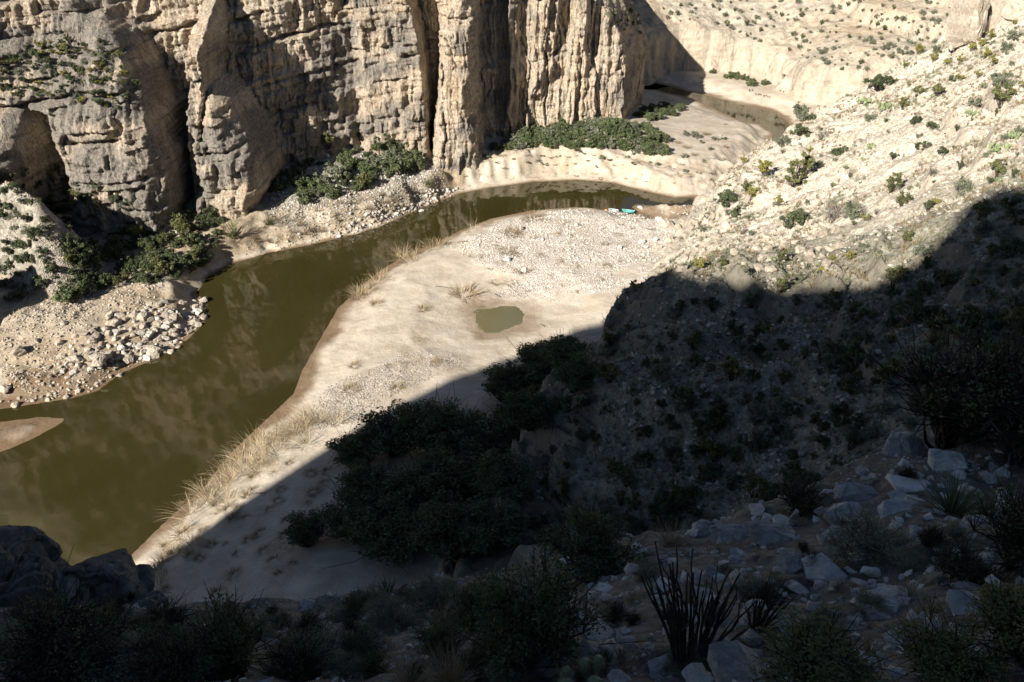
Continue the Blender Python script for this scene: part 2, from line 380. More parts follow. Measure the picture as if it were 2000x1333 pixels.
wet = np.clip(sm(.20-h+vn(X*.3, Y*.3, 67)*.1, 0, .2)*(1-.45*sm(14-dp, 0, 3))+.22*sm(1.5-dp+nz*9+3*vn(X*.12,Y*.12,66), 0, 3)+.85*sm(5.5-dm+nz*5, 0, 2.5), 0, 1)
tz = np.array([unp(a, b, 5)[:2] for a, b in [(520, 400), (540, 300), (840, 280), (850, 345), (760, 365), (640, 395), (560, 410)]])
tal = np.maximum(np.maximum(talm, sm(-sdist(X, Y, tz)+nz*4, -1, 2)), .7*sm(left, .6, 1)*sm(h-6+nz*3, 0, 2)*(X < -30))
soil = .55*cut*sm(fbm(X*.5, Y*.5, 68, 4), -.1, .3)+sm(left+nz*1.2, .3, 1)*sm(h, .2, .9)*(1-tal)*(X < -8)*(0.7+.3*sm(nz, -.2, .2))
bed = sheet('river_bank_ground', X, Y, h, M['bed'], attrs=dict(gravel=grav*(h > .1), wet=wet, talus=tal, soil=soil))
# broad ground far below everything, reaching the horizon
G = np.linspace(-900, 900, 25); GX, GY = np.meshgrid(G, G)
base = sheet('desert_ground', GX, GY, GX*0-3.0, M['bed'], attrs=dict(gravel=GX*0, wet=GX*0, talus=GX*0, soil=GX*0))
pm = mat_water(); pm.name = 'pool_water'
for nd in pm.node_tree.nodes:
    if nd.type == 'VALTORGB': nd.color_ramp.elements[0].color = (.12, .098, .05, 1); nd.color_ramp.elements[1].color = (.15, .135, .07, 1)
PX, PY = np.meshgrid(np.linspace(POOL[:, 0].min()-1, POOL[:, 0].max()+1, 14), np.linspace(POOL[:, 1].min()-1, POOL[:, 1].max()+1, 14))
po = sheet('pool_water', PX, PY, PX*0+.012, pm)
WX, WY = np.meshgrid(np.linspace(-190, 130, 60), np.linspace(10, 240, 60))
wo = sheet('river_water', WX, WY, WX*0, M['water'])

# ------------------------------------------------------------------ far cliff: y = Y(x, z)
def CY_base(x):
    pts = [(-300, 470, 9), (60, 330, 12), (200, 335, 10.5), (330, 335, 8.2), (530, 325, 6.8), (700, 300, 5.2), (838, 305, 4.6)]
    w = [unp(*p) for p in pts]
    return np.array([[q[0], q[1]] for q in w])
BP = CY_base(0)
BP = np.vstack([[[-190, 96]], BP])
def depx(px, y, z): return (px-1000)/FPX*(y*cP+(CH-z)*sP)
EL = [(870, 325, 3.8), (915, 318, 3.8)]
def cliffY(x, z):
    dip = z - .085*(x+40) + fbm(x*.05, z*.05, 5, 3)*1.2
    yC = np.interp(x, BP[:, 0], BP[:, 1])
    st = 0
    for zz, wd in ((9.5, .8), (14.0, .5), (19.0, 1.3), (24.5, .9), (29.5, 1.8), (36, 3), (46, 5), (60, 7), (75, 6)):
        st = st + wd*sm((dip-zz+fbm(x*.09, x*.03+zz, 6, 3)*1.6)/.5)
    yC = yC + .10*(z-5) + st*(.75+.6*vn(x*.06, z*.03, 9))
    # right end of the wall C at the fissure
    xe = np.interp(z, [0, 8, 16, 24, 33, 60], [-14.2, -14.4, -14.6, -15.6, -17.6, -20])
    slot = np.interp(z, [0, 6, 14, 24, 33, 60], [.6, 1.3, 2.6, 4.2, 5.2, 7])
    xE = xe+slot                                   # left edge of pillar E
    yC = yC + 7.5*sm((x-xe+.2)/.9) + np.maximum(0, x+10.5)*9
    # pillar E
    yE = 136.2 + .13*(z-4) + 1.1*sm((z-18)/1.0) + 1.6*sm((z-25)/1.0)+2.5*sm((z-34)/2)
    xEr = np.interp(z, [0, 6, 20, 30, 60], [-5.6, -6.2, -7.0, -6.4, -5])
    yE = yE + .10*(x-xE) + np.maximum(0, 1.2-(x-xE))**2*.6 + np.maximum(0, xE-x)*8 + .42*np.maximum(0, x-(xE+3.6)) + np.maximum(0, x-xEr)*6
    # wall F
    xf = [-9, 3, 12, 20.0, 21.0]; yf = [146.6, 149.5, 152.5, 155.2, 155.5]
    yF = np.interp(x, xf, yf) + .085*(z-4) + 1.0*sm((z-17+vn(x*.2, 0*x, 4)*3)/.7) + 1.5*sm((z-29+vn(x*.2, 0*x, 8)*3)/.8) + 3*sm((z-37)/2) + .1*np.maximum(z-40, 0)
    for xc, wd, dp_, z0, z1 in ((-2.2, 1.3, 1.6, 6, 40), (1.6, 1.0, 1.2, 0, 40), (5.0, 1.5, -1.5, 10, 45), (8.4, 1.9, 2.0, 12, 60), (11.5, .8, -.8, 3, 24), (14.6, .9, 1.3, 14, 60), (17.2, .7, 1.0, 18, 60), (-.3, .5, -.9, 0, 28)):
        cx = xc+.06*(z-15)+vn(z*.12, z*0+xc, 12)*1.3
        yF = yF + dp_*(1-sm((np.abs(x-cx)-wd*.6)/(.45)))*sm((z-z0)/2)*sm((z1-z)/2)
    xG = np.interp(z, [0, 14, 17, 20, 23, 27, 30, 34, 40, 50, 60, 95], [20.6, 20.6, 20.1, 19.0, 17.4, 13.5, 8, 1, -7, -19, -28, -45])
    yF = yF + np.where(x > xG, (x-xG)*3.0+np.maximum(0, x-xG-5.6+2.2*sm(z, 14, 22))*(9+20*sm(z, 11, 17)), 0)
    y = np.minimum(np.minimum(yC, yE), yF)
    # rock fin B and its bulge
    zr = [0, 4, 6.6, 8.8, 12.8, 15.8, 19.3, 20.4, 21.6, 23]
    pr = [495, 505, 520, 514, 492, 472, 440, 415, 392, 388]
    xBr = -1.5+np.interp(z, zr, [depx(p, 115, q) for p, q in zip(pr, zr)]); xBl = depx(366, 115, np.clip(z, 0, 29))
    s = np.minimum(x-xBl, xBr-x)
    yB = 115.2+.13*z+.02*(np.maximum(z-10, 0))**1.7 + np.maximum(0, 3.2-s)**2*.34 + np.maximum(0, -s)*15
    xF = depx(386, 119, np.clip(z, 15, 29)); yFin = 116.4+.15*z + np.maximum(0, xF-x)*.5+np.maximum(0, x-xF)*18+np.maximum(0, (xF-x)-1.9)*6+np.maximum(0, z-28.2)*2.2
    y = np.minimum(y, np.minimum(yB, yFin))
    # buttress A, round, its top sloping back as a shrubby shelf
    za = [0, 6.6, 12.8, 17.4, 22.6, 26.7, 29, 34]; pa = [345, 340, 322, 292, 254, 218, 180, 90]
    xAr = np.interp(z, za, [depx(p, 115, q) for p, q in zip(pa, za)])
    xAl = np.interp(z, [0, 10, 16, 20, 22, 26, 30], [depx(p, 115, q) for p, q in zip((165, 150, 112, 85, -60, -500, -900), (0, 10, 16, 20, 22, 26, 30))])
    s = np.minimum(x-xAl, (xAr-x)*1.0)
    yA = 109.5+.17*z + 0.72*np.maximum(0, z-19.5-vn(x*.2, 0*x, 3)*3) + np.maximum(0, 3.0-s)**2*.26 + np.maximum(0, -s)*12
    xA2 = np.interp(z, [0, 12, 20, 26, 30], [depx(p, 112, q) for p, q in zip((60, 40, 20, 5, -60), (0, 12, 20, 26, 30))])
    yA2 = 106+.15*z+1.05*np.maximum(0, z-15.5)+np.maximum(0, x-xA2)*4+np.maximum(0, 2.5-(xA2-x))**2*.3
    y = np.minimum(y, np.minimum(yA, yA2))
    return y, dip
def blocks(x, dip, th, wmin, wmax, seed):
    kk = dip/th + fbm(dip*.4, dip*0, seed+3, 2)*.6; k = np.floor(kk); f = kk-k
    wk = wmin+(wmax-wmin)*hsh(k, 3, 0, seed); cc = (x+fbm(x*.5, dip*.6, seed+5, 2)*.7)/wk+hsh(k, 7, 0, seed)*9; c = np.floor(cc); g = cc-c
    off = hsh(k, c, 1, seed)
    e = np.minimum(np.minimum(f, 1-f)*th, np.minimum(g, 1-g)*wk)
    return off, e
def cliff_full(x, z):
    y, dip = cliffY(x, z)
    wx = x+fbm(x*.2, z*.2, 50, 3)*1.2
    rightness = sm((x+16)/6)
    flut = (ridged(wx*.42, z*.045, 60, 4)-.5)*(.55-.18*rightness)+rightness*(ridged(wx*1.6, z*.10, 62, 3)-.5)*.22
    ox, ex = blocks(wx+.05*z+fbm(x*.3, z*.08, 65, 3)*1.6, dip*0+30+fbm(x*.12, z*.05, 67, 2)*6, 13.0, 1.6, 4.6, 63); oy, ey = blocks(wx-.04*z+fbm(x*.6, z*.15, 66, 3)*.8, dip+fbm(x*.5, z*0, 68, 2)*3, 9.0, .7, 1.9, 64)
    flut = flut + rightness*((ox-.5)*2.3 + (oy-.5)*.7 - .35*np.exp(-(ex/.16)**2) - .12*np.exp(-(ey/.12)**2))*(.4+.9*sm(vn(x*.11, z*.09, 61)+.5))
    o1, e1 = blocks(x, dip, 2.6, 1.4, 4.2, 71); o2, e2 = blocks(x, dip, .95, .6, 1.9, 72)
    my = sm(vn(x*.09, z*.13, 73)+.5, .25, .75)
    b = (-(o1-.5)*1.25 - (o2-.5)*.50*my + .28*np.exp(-(e1/.13)**2)*sm(my+o1, .4, 1.2) + .14*np.exp(-(e2/.1)**2)*my)*(1-.68*rightness)
    rnd = -ridged(x*.3, z*.38, 80, 4)*.26*(1-.5*rightness) - fbm(x*.9, z*.9, 81, 4)*(.42-.18*rightness)
    y = y - flut + b + rnd
    y = y + sm(x, -62, -30)*np.maximum(0, z-38)*1.5
    # thin dark bedding overhangs
    for zz, a in ((13.6, .9), (19.0, .9), (24.3, 1.5), (29.3, 1.2), (9.0, .7)):
        q = dip-zz-fbm(x*.09, x*.03+zz+.4, 6, 3)*1.6
        y = y + a*np.exp(-((q+.35)/.30)**2)*sm(vn(x*.14, z*0+zz, 90)+.5, .30, .55)*(1-.6*rightness)
    return y, dip
cx = np.concatenate([np.arange(-190, -90, 1.2), np.arange(-90, 20, .15), np.arange(20, 28.5, .07), np.arange(29, 34, .5)])
cz = np.concatenate([np.arange(-2.5, 36.5, .15), np.arange(37, 97, .8)])
CX, CZ = np.meshgrid(cx, cz)
CYY, dip = cliff_full(CX, CZ)
gy_ = np.abs(np.gradient(CYY, axis=1)/np.maximum(np.gradient(CX, axis=1), 1e-3)); wg = sm(gy_, 1.5, 5); wg = np.apply_along_axis(lambda v: np.convolve(v, np.ones(15)/15, 'same'), 1, wg); wg = np.apply_along_axis(lambda v: np.convolve(v, np.ones(7)/7, 'same'), 0, wg)
obk, ebk = blocks(CYY, dip, 1.9, 1.0, 2.6, 401)
CX = CX + wg*((obk-.5)*.7+ridged(CYY*.3, CZ*.12, 402, 3)*.45+fbm(CYY*.9, CZ*.9, 403, 3)*.5-.3*np.exp(-(ebk/.12)**2))
varn = np.clip(.5+fbm(CX*.10, dip*.16, 99, 4)*1.3+.35*np.sin(dip*.9+vn(CX*.1, dip*.1, 4)*3)*.5+np.where(CX < -38, .10, 0)-np.where((CX > -3) & (CX < 21), .22, 0)-np.where((CX > -14) & (CX < -9), .35, 0), 0, 1)
cliff = sheet('canyon_cliff', CX, CYY, CZ, M['cliff'], attrs=dict(varn=varn), flip=True)
# ------------------------------------------------------------------ right hand spur
FP = np.array([18., 100.]); FN = np.array([.906, -.423])
def spur_plane(X, Y): return .76*((X-FP[0])*FN[0]+(Y-FP[1])*FN[1])
def spur_h(X, Y):
    along = X*.423+Y*.906; across = (X-FP[0])*FN[0]+(Y-FP[1])*FN[1]
    wob = fbm(along*.09, along*0+2, 101, 4)*3.2 + ridged(along*.12, across*.02, 102, 3)*.9
    p = .76*(across+wob*.6)
    # gullies running down the slope
    p = p - 1.0*(ridged(along*.085, across*.012, 103, 3)-.4)*sm(across, 1, 12)
    foot = np.interp(along, [30, 60, 80, 92, 100, 120, 150], [10, 9.5, 8.0, 4.5, 2.4, 2.6, 4.5])*(1+.5*vn(along*.22, along*0, 120))
    p = p-1.3*sm(92-along, 0, 10)
    h = p*.96 + foot*sm((p+vn(X*.7, Y*.7, 104)*.9)/1.0) - foot*.75*sm(across, 5, 26)
    # ledges following the bedding
    q = h+fbm(X*.06, Y*.06, 105, 3)*2.2-.03*along
    T = 3.1; f = q/T-np.floor(q/T)
    led = (sm(f, .42, .58)-f)*T
    msk = sm(vn(X*.07, Y*.07, 106)+.5, .30, .6)
    h = h + led*.62*msk
    rock = np.clip(sm(.16-np.abs(f-.5), 0, .08)*msk+.9*sm(3.2+3.5*sm(92-along, 0, 10)-p+vn(X*.4, Y*.4, 9)*3)*sm(p+1), 0, 1)
    T2 = .9; f2 = q/T2-np.floor(q/T2); h = h+(sm(f2, .4, .6)-f2)*T2*.35*sm(vn(X*.13, Y*.13, 107)+.5, .35, .65)
    # jointed blocks
    o1, e1 = blocks(along+fbm(X*.3, Y*.3, 109, 2)*1.5, q, 1.5, 1.0, 2.8, 108)
    h = h + (o1-.5)*(.7+1.1*sm(90-along, 0, 10))*(.15+.85*rock) - .35*np.exp(-(e1/.15)**2)*rock + fbm(X*.5, Y*.5, 110, 5)*.75 + vn(X*2.1, Y*2.1, 111)*.16
    yend = np.interp(X, [30, 40, 46, 59, 68, 80, 100], [128, 134, 138, 141, 141, 156, 175])+vn(X*.2, X*0, 3)*3
    h = h - 1.9*np.maximum(0, Y-yend)
    return h, rock
sx = np.arange(-14, 112, .27); sy = np.arange(14, 178, .27)
SX, SY = np.meshgrid(sx, sy)
SH, srock = spur_h(SX, SY)
spur = sheet('spur_slope', SX, SY, np.maximum(SH, -6), M['spur'], attrs=dict(rock=srock, painted_shade=sm(96-(SX*.423+SY*.906)+fbm(SX*.12, SY*.12, 115, 4)*16, 0, 14)*.85))  # last mask darkens the near part's colour to deepen its shade
# ------------------------------------------------------------------ far hillside beyond the bend
FF = [unp(a, b, 1)[:2] for a, b in [(1180, 178), (1275, 158), (1330, 146), (1380, 146), (1440, 150), (1510, 168), (1560, 196), (1650, 222), (1800, 250)]]
FF = np.array([(-60, 235)]+[tuple(p) for p in FF]+[(130, 100), (420, 100), (420, 600), (-60, 600)])
fx = np.arange(0, 330, .7); fy = np.arange(120, 420, .7)
FX, FY = np.meshgrid(fx, fy)
fd = -sdist(FX, FY, FF)
fdw = fd+fbm(FX*.05, FY*.05, 201, 4)*4+ridged(FX*.16, FY*.16, 202, 4)*1.1+fbm(FX*.5, FY*.5, 212, 3)*1.2
ct = 8.6+fbm(FX*.03, FY*.03, 203, 2)*4.5
fh = ct*sm(fdw, 0, 3.2)-6*(fd < -3) + .46*np.maximum(0, fdw-3)
fh = fh + fbm(FX*.04, FY*.04, 204, 5)*5*sm(fd, 5, 30)-ridged(FX*.03+FY*.02, FY*.03, 206, 3)*1.6*sm(fd, 5, 30)
T = 5.2; q = fh+fbm(FX*.03, FY*.03, 207, 3)*3+.03*FX; f = q/T-np.floor(q/T)
mk = sm(vn(FX*.035, FY*.035, 208)+.5, .35, .6)
frock = np.clip(sm(.14-np.abs(f-.55), 0, .08)*mk+sm(fdw, -.5, .3)*sm(3.8-fdw, 0, .7), 0, 1)
fh = fh + (sm(f, .47, .63)-f)*T*.6*mk*sm(fd, 3, 8)
o1, e1 = blocks(FX-FY, fh, 2.4, 1.6, 4, 209)
fh = fh+(o1-.5)*.9*frock+fbm(FX*.4, FY*.4, 210, 4)*.7*sm(fd, 1, 5)
fh = np.where(fd < -3, -4, fh)
far = sheet('far_hillside', FX, FY, np.minimum(fh, 150), M['far'], attrs=dict(rock=frock))
# ------------------------------------------------------------------ hill the camera stands on
crest = [(-200, 1190, 15), (0, 1200, 15), (330, 1205, 16), (650, 1185, 17), (850, 1135, 17), (1050, 1105, 17), (1250, 1060, 17), (1400, 1012, 17), (1600, 950, 17.5), (1750, 885, 19), (2000, 835, 20), (2300, 780, 22)]
mids = [(-300, 1333, 10), (0, 1333, 10), (400, 1333, 9.2), (800, 1333, 8.2), (1200, 1333, 7), (1600, 1333, 6.2), (2000, 1333, 5.6), (1600, 1150, 9.8), (2000, 1080, 10), (1200, 1200, 10.8), (800, 1240, 12), (500, 1265, 12.6)]
def pd(px, py, dd): v = ray(px, py)*dd; return (v[0], v[1], CH+v[2])
CR = np.array([pd(*c) for c in crest])
FG = RBF([tuple(c) for c in CR]+[pd(*c) for c in mids]+[(0, 0, 58.3), (-12, 0, 56), (12, 0, 59.5), (-30, -5, 54), (30, 0, 62), (-30, 12, 46), (30, 12, 53), (0, -12, 66), (0, -55, 105), (-34, -55, 100), (34, -55, 112), (34, -20, 80), (-34, -20, 66)])  # steep rise behind the camera is unseen, raised to block sky light
def fg_h(X, Y):
    h = FG(X, Y)
    yc = np.interp(X, CR[:, 0], CR[:, 1])
    h = h - 1.75*np.maximum(0, Y-yc-.3) + fbm(X*.5, Y*.5, 301, 5)*.45 + ridged(X*.9, Y*.9, 302, 3)*.07
    o1, e1 = blocks(X+Y*.3, h, .5, .5, 1.4, 303)
    return h+(o1-.5)*.14
gx = np.arange(-34, 34, .11); gy = np.concatenate([np.arange(-60, 1, .5), np.arange(1, 21, .10), np.arange(21, 48, .5)])
HX, HY = np.meshgrid(gx, gy)
fgz = fg_h(HX, HY)
hill = sheet('foreground_slope', HX, HY, np.maximum(fgz, -5), M['near'], attrs=dict(rock=HX*0+.25, painted_shade=HX*0))
# ------------------------------------------------------------------ ridge behind the camera that throws the big shadow
def hit_spur(px, py):
    v = ray(px, py); t = 30.0
    while t < 300:
        p = v*t
        if CH+p[2] < spur_plane(p[0], p[1])+2.0: break
        t += .3
    p = v*t; return np.array([p[0], p[1], CH+p[2]])
shad = [unp(a, b, 1.6) for a, b in [(0, 1290), (130, 1180), (250, 1085), (350, 1012), (450, 935), (560, 865), (640, 825), (760, 775), (880, 738), (980, 700), (1040, 670), (1110, 642), (1180, 622)]]
shad += [hit_spur(a, b) for a, b in [(1300, 545), (1400, 552), (1520, 562), (1600, 565), (1680, 550), (1750, 525), (1800, 485), (1840, 455), (1860, 430), (1868, 395), (1900, 376), (1950, 368), (2000, 370)]]
c_, s_ = math.cos(SUN_AZ), math.sin(SUN_AZ); te = math.tan(SUN_EL)
TB = -85.0
prof = []
for p in shad:
    u = p[0]*s_-p[1]*c_; t = p[0]*c_+p[1]*s_; v = p[2]+(t-TB)*te
    if prof and u < prof[-1][0]+.05: u = prof[-1][0]+.05
    prof.append((u, v))
prof = [(prof[0][0]-14, prof[0][1]-42), (prof[0][0]-5, prof[0][1]-16)]+prof+[(prof[-1][0]+25, prof[-1][1]+6), (prof[-1][0]+120, prof[-1][1]+20)]
prof = np.array(prof); ug = np.linspace(prof[0][0], prof[-1][0], 900)
vg = np.interp(ug, prof[:, 0], prof[:, 1])+vn(ug*.5, ug*0, 5)*1.2+vn(ug*1.7, ug*0, 6)*.8+vn(ug*4.3, ug*0, 7)*.5
rows = []
for tt, kk in ((TB+75, None), (TB+50, .35), (TB+22, .7), (TB+6, .93), (TB, 1.0), (TB-30, .9), (TB-120, .5)):
    zz = vg*kk if kk is not None else vg*0-4
    if tt > TB: zz = np.minimum(zz, vg-(tt-TB)*te-1.0)
    rows.append(np.stack([ug*s_+tt*c_, -ug*c_+tt*s_, zz], -1))
RW = np.array(rows)
# keep the slope in front well clear of the camera
keep = np.hypot(RW[..., 0], RW[..., 1]) < 14
RW[..., 2] = np.where((RW[..., 1] > -16) & (np.abs(RW[..., 0]) < 45), -6, RW[..., 2])
ridge = sheet('shading_ridge', RW[..., 0], RW[..., 1], RW[..., 2], M['far'], attrs=dict(rock=RW[..., 0]*0+.6))

#PART2
# ================================================================== plants, stones and other things
bpy.context.view_layer.update()
DG = bpy.context.evaluated_depsgraph_get()
def hit(px, py, skip=()):
    d = Vector(ray(px, py)).normalized(); o = Vector((0, 0, CH))
    for _ in range(6):
        ok, loc, nor, idx, ob, mt = S.ray_cast(DG, o, d)
        if not ok: return None
        if ob.name in skip: o = loc+d*.05; continue
        return loc, nor, ob.name
    return None
def drop(x, y, top=200, skip=('shading_ridge',)):
    o = Vector((x, y, top))
    for _ in range(8):
        ok, loc, nor, idx, ob, mt = S.ray_cast(DG, o, Vector((0, 0, -1)))
        if not ok: return None
        if ob.name in skip: o = loc-Vector((0, 0, .05)); continue
        return loc, nor, ob.name
def pxm(loc):   # metres per photograph pixel at a place
    dd = loc[1]*cP+(CH-loc[2])*sP; return dd/FPX
def inpoly(px, py, P):
    r = False; n = len(P)
    for q in range(n):
        a = P[q]; b = P[(q+1) % n]
        if (a[1] > py) != (b[1] > py) and px < (b[0]-a[0])*(py-a[1])/(b[1]-a[1])+a[0]: r = not r
    return r
def sample(P, n, mind=0, seed=0):
    rr = random.Random(seed); xs = [p[0] for p in P]; ys = [p[1] for p in P]; out = []; tries = 0
    while len(out) < n and tries < n*60:
        tries += 1; x = rr.uniform(min(xs), max(xs)); y = rr.uniform(min(ys), max(ys))
        if inpoly(x, y, P) and all((x-a)**2+(y-b)**2 > mind*mind for a, b in out): out.append((x, y))
    return out
ORD = ['first', 'second', 'third', 'fourth', 'fifth', 'sixth', 'seventh', 'eighth', 'ninth', 'tenth', 'eleventh', 'twelfth', 'thirteenth', 'fourteenth', 'fifteenth',
       'sixteenth', 'seventeenth', 'eighteenth', 'nineteenth', 'twentieth'] + ['twenty-'+q for q in ('first', 'second', 'third', 'fourth', 'fifth', 'sixth', 'seventh', 'eighth', 'ninth')]
def ordlab(i, n, text):
    """text contains {o}: which one it is, counted from the left"""
    if n == 1: return text.replace('{o} ', '').replace(' {c}', '')
    o = 'leftmost' if i == 0 else ('rightmost' if i == n-1 else ORD[i])
    return text.replace('{o}', o).replace('{c}', 'from the left' if 0 < i < n-1 else '').replace('  ', ' ').strip()
def sorted_labels(items, text):
    """items: list of (px, ...) -> the same items sorted by px, with labels"""
    it = sorted(items, key=lambda q: q[0]); return [(a, ordlab(i, len(it), text)) for i, a in enumerate(it)]

# ---- mesh makers
def tubes(segs, sides=4):
    """segs: list of (points Nx3, radii N) -> V, F(quads)"""
    V = []; F = []; b = 0
    for P, Rr in segs:
        P = np.asarray(P, float); n = len(P)
        T = np.gradient(P, axis=0); T /= np.linalg.norm(T, axis=1)[:, None]+1e-9
        ref = np.where(np.abs(T[:, 2:3]) > .9, np.array([[1., 0, 0]]), np.array([[0, 0, 1.]]))
        A = np.cross(T, ref); A /= np.linalg.norm(A, axis=1)[:, None]+1e-9; B = np.cross(T, A)
        an = np.arange(sides)*2*math.pi/sides
        ring = P[:, None]+(A[:, None]*np.cos(an)[None, :, None]+B[:, None]*np.sin(an)[None, :, None])*np.asarray(Rr)[:, None, None]
        V.append(ring.reshape(-1, 3))
        for i in range(n-1):
            for k in range(sides):
                F.append((b+i*sides+k, b+i*sides+(k+1) % sides, b+(i+1)*sides+(k+1) % sides, b+(i+1)*sides+k))
        b += n*sides
    return np.vstack(V), np.array(F)
def leaf_quads(cen, size, r, elong=1.8, up=0.0):
    n = len(cen); d = r.normal(size=(n, 3)); d[:, 2] += up; d /= np.linalg.norm(d, axis=1)[:, None]
    e = r.normal(size=(n, 3)); e -= (e*d).sum(1)[:, None]*d; e /= np.linalg.norm(e, axis=1)[:, None]
    s = size*(.6+.8*r.random(n))[:, None]
    V = np.stack([cen-d*s*elong*.5, cen+e*s*.5, cen+d*s*elong*.5, cen-e*s*.5], 1).reshape(-1, 3)
    return V, np.arange(n*4).reshape(-1, 4)
def curve(a, b, sag, n, r, jit=.04):
    t = np.linspace(0, 1, n)[:, None]; a = np.array(a, float); b = np.array(b, float); L = np.linalg.norm(b-a)
    P = a*(1-t)+b*t; P[:, 2] += sag*L*np.sin(math.pi*t[:, 0]); P[1:-1] += r.normal(size=(n-2, 3))*L*jit; return P
def bush(seed, form, leafmat, barkmat, nleaf, leaf, nclump, name='shrub', twigs=1.0):
    """unit shrub: about 1 m across; form: dome, open, flat, upright"""
    r = np.random.default_rng(seed); cl = []
    for q in range(nclump):
        a = r.random()*2*math.pi; rad = r.random()**.5; el = r.random()
        if form == 'dome': p = (math.cos(a)*rad*.42, math.sin(a)*rad*.42, .12+.62*el*math.sqrt(max(0, 1-(rad*.9)**2)))
        elif form == 'flat': p = (math.cos(a)*rad*.5, math.sin(a)*rad*.5, .34+.20*el-.12*rad)
        elif form == 'upright': p = (math.cos(a)*rad*.30, math.sin(a)*rad*.30, .18+1.0*el)
        else: k = .35+.65*el; p = (math.cos(a)*rad*.46*k, math.sin(a)*rad*.46*k, .15+.75*k*(1-.4*rad))
        cl.append((np.array(p), (.06+.09*r.random())*(1.25 if form == 'dome' else .95)))
    off = r.normal(size=2)*.05
    segs = []; cen = []; w = np.array([c[1]**2 for c in cl]); w /= w.sum()
    for p, s in cl:
        p[:2] += off*p[2]
        P = curve((r.normal()*.02, r.normal()*.02, -.06), p, -.08 if form != 'open' else .02, 5, r, .05)
        segs.append((P, np.linspace(.016, .004, 5)))
        for q in range(int(3*twigs)):
            e = p+r.normal(size=3)*s*1.2; segs.append((curve(P[3], e, 0, 3, r, .05), np.linspace(.006, .002, 3)))
    idx = r.choice(len(cl), nleaf, p=w)
    c = np.array([cl[k][0] for k in idx]); s = np.array([cl[k][1] for k in idx])
    g = r.normal(size=(nleaf, 3)); g /= (np.linalg.norm(g, axis=1)[:, None]+1e-9); g *= (r.random(nleaf)**.45)[:, None]
    cen = c+g*s[:, None]*np.array([1, 1, .8]); cen[:, 2] = np.maximum(cen[:, 2], .02)
    V, F = leaf_quads(cen, leaf, r, 2.0, .3)
    fm = mesh_np('foliage', V, F, (leafmat,)); TV, TF = tubes(segs, 3); bm_ = mesh_np('branches', TV, TF, (barkmat,))
    return fm, bm_
def deadbush(seed, mat, n=34):
    r = np.random.default_rng(seed); segs = []
    for q in range(n):
        a = r.random()*6.28; k = .15+.4*r.random(); p = np.array([math.cos(a)*k, math.sin(a)*k, .35+.5*r.random()])
        P = curve((0, 0, -.05), p, .03, 5, r, .05); segs.append((P, np.linspace(.014, .004, 5)))
        for z in range(4):
            i = r.integers(2, 5); e = P[i]+r.normal(size=3)*.12+np.array([0, 0, .06]); segs.append((curve(P[i], e, 0, 3, r, .05), np.linspace(.006, .002, 3)))
    V, F = tubes(segs, 3); return mesh_np('branches', V, F, (mat,))
def blades(seed, mat, n, L, wd, lean=(0, 0), spread=.8, droop=.5, base=.1, name='blades', k=6):
    """grass, reed or rosette leaves as tapering curved strips"""
    r = np.random.default_rng(seed); V = []; F = []; b = 0
    for q in range(n):
        a = r.random()*6.28; sp = spread*r.random()**.6; l = L*(.55+.55*r.random())
        p = np.array([math.cos(a)*base*r.random(), math.sin(a)*base*r.random(), -.02*L])
        d = np.array([math.cos(a)*sp+lean[0], math.sin(a)*sp+lean[1], 1.0]); d /= np.linalg.norm(d)
        side = np.cross(d, [0, 0, 1.0]); side = side/(np.linalg.norm(side)+1e-6)+r.normal(size=3)*.3; side /= np.linalg.norm(side)
        for i in range(k):
            t = i/(k-1); ww = wd*(1-t)**.7*.5+.0008
            V += [p-side*ww, p+side*ww]
            if i < k-1: F.append((b+2*i, b+2*i+1, b+2*i+3, b+2*i+2))
            d = d+np.array([0, 0, -droop*(.3+t)/k*(.6+.8*r.random())])+r.normal(size=3)*.03; d /= np.linalg.norm(d); p = p+d*l/(k-1)
        b += 2*k
    return mesh_np(name, np.array(V), np.array(F), (mat,))
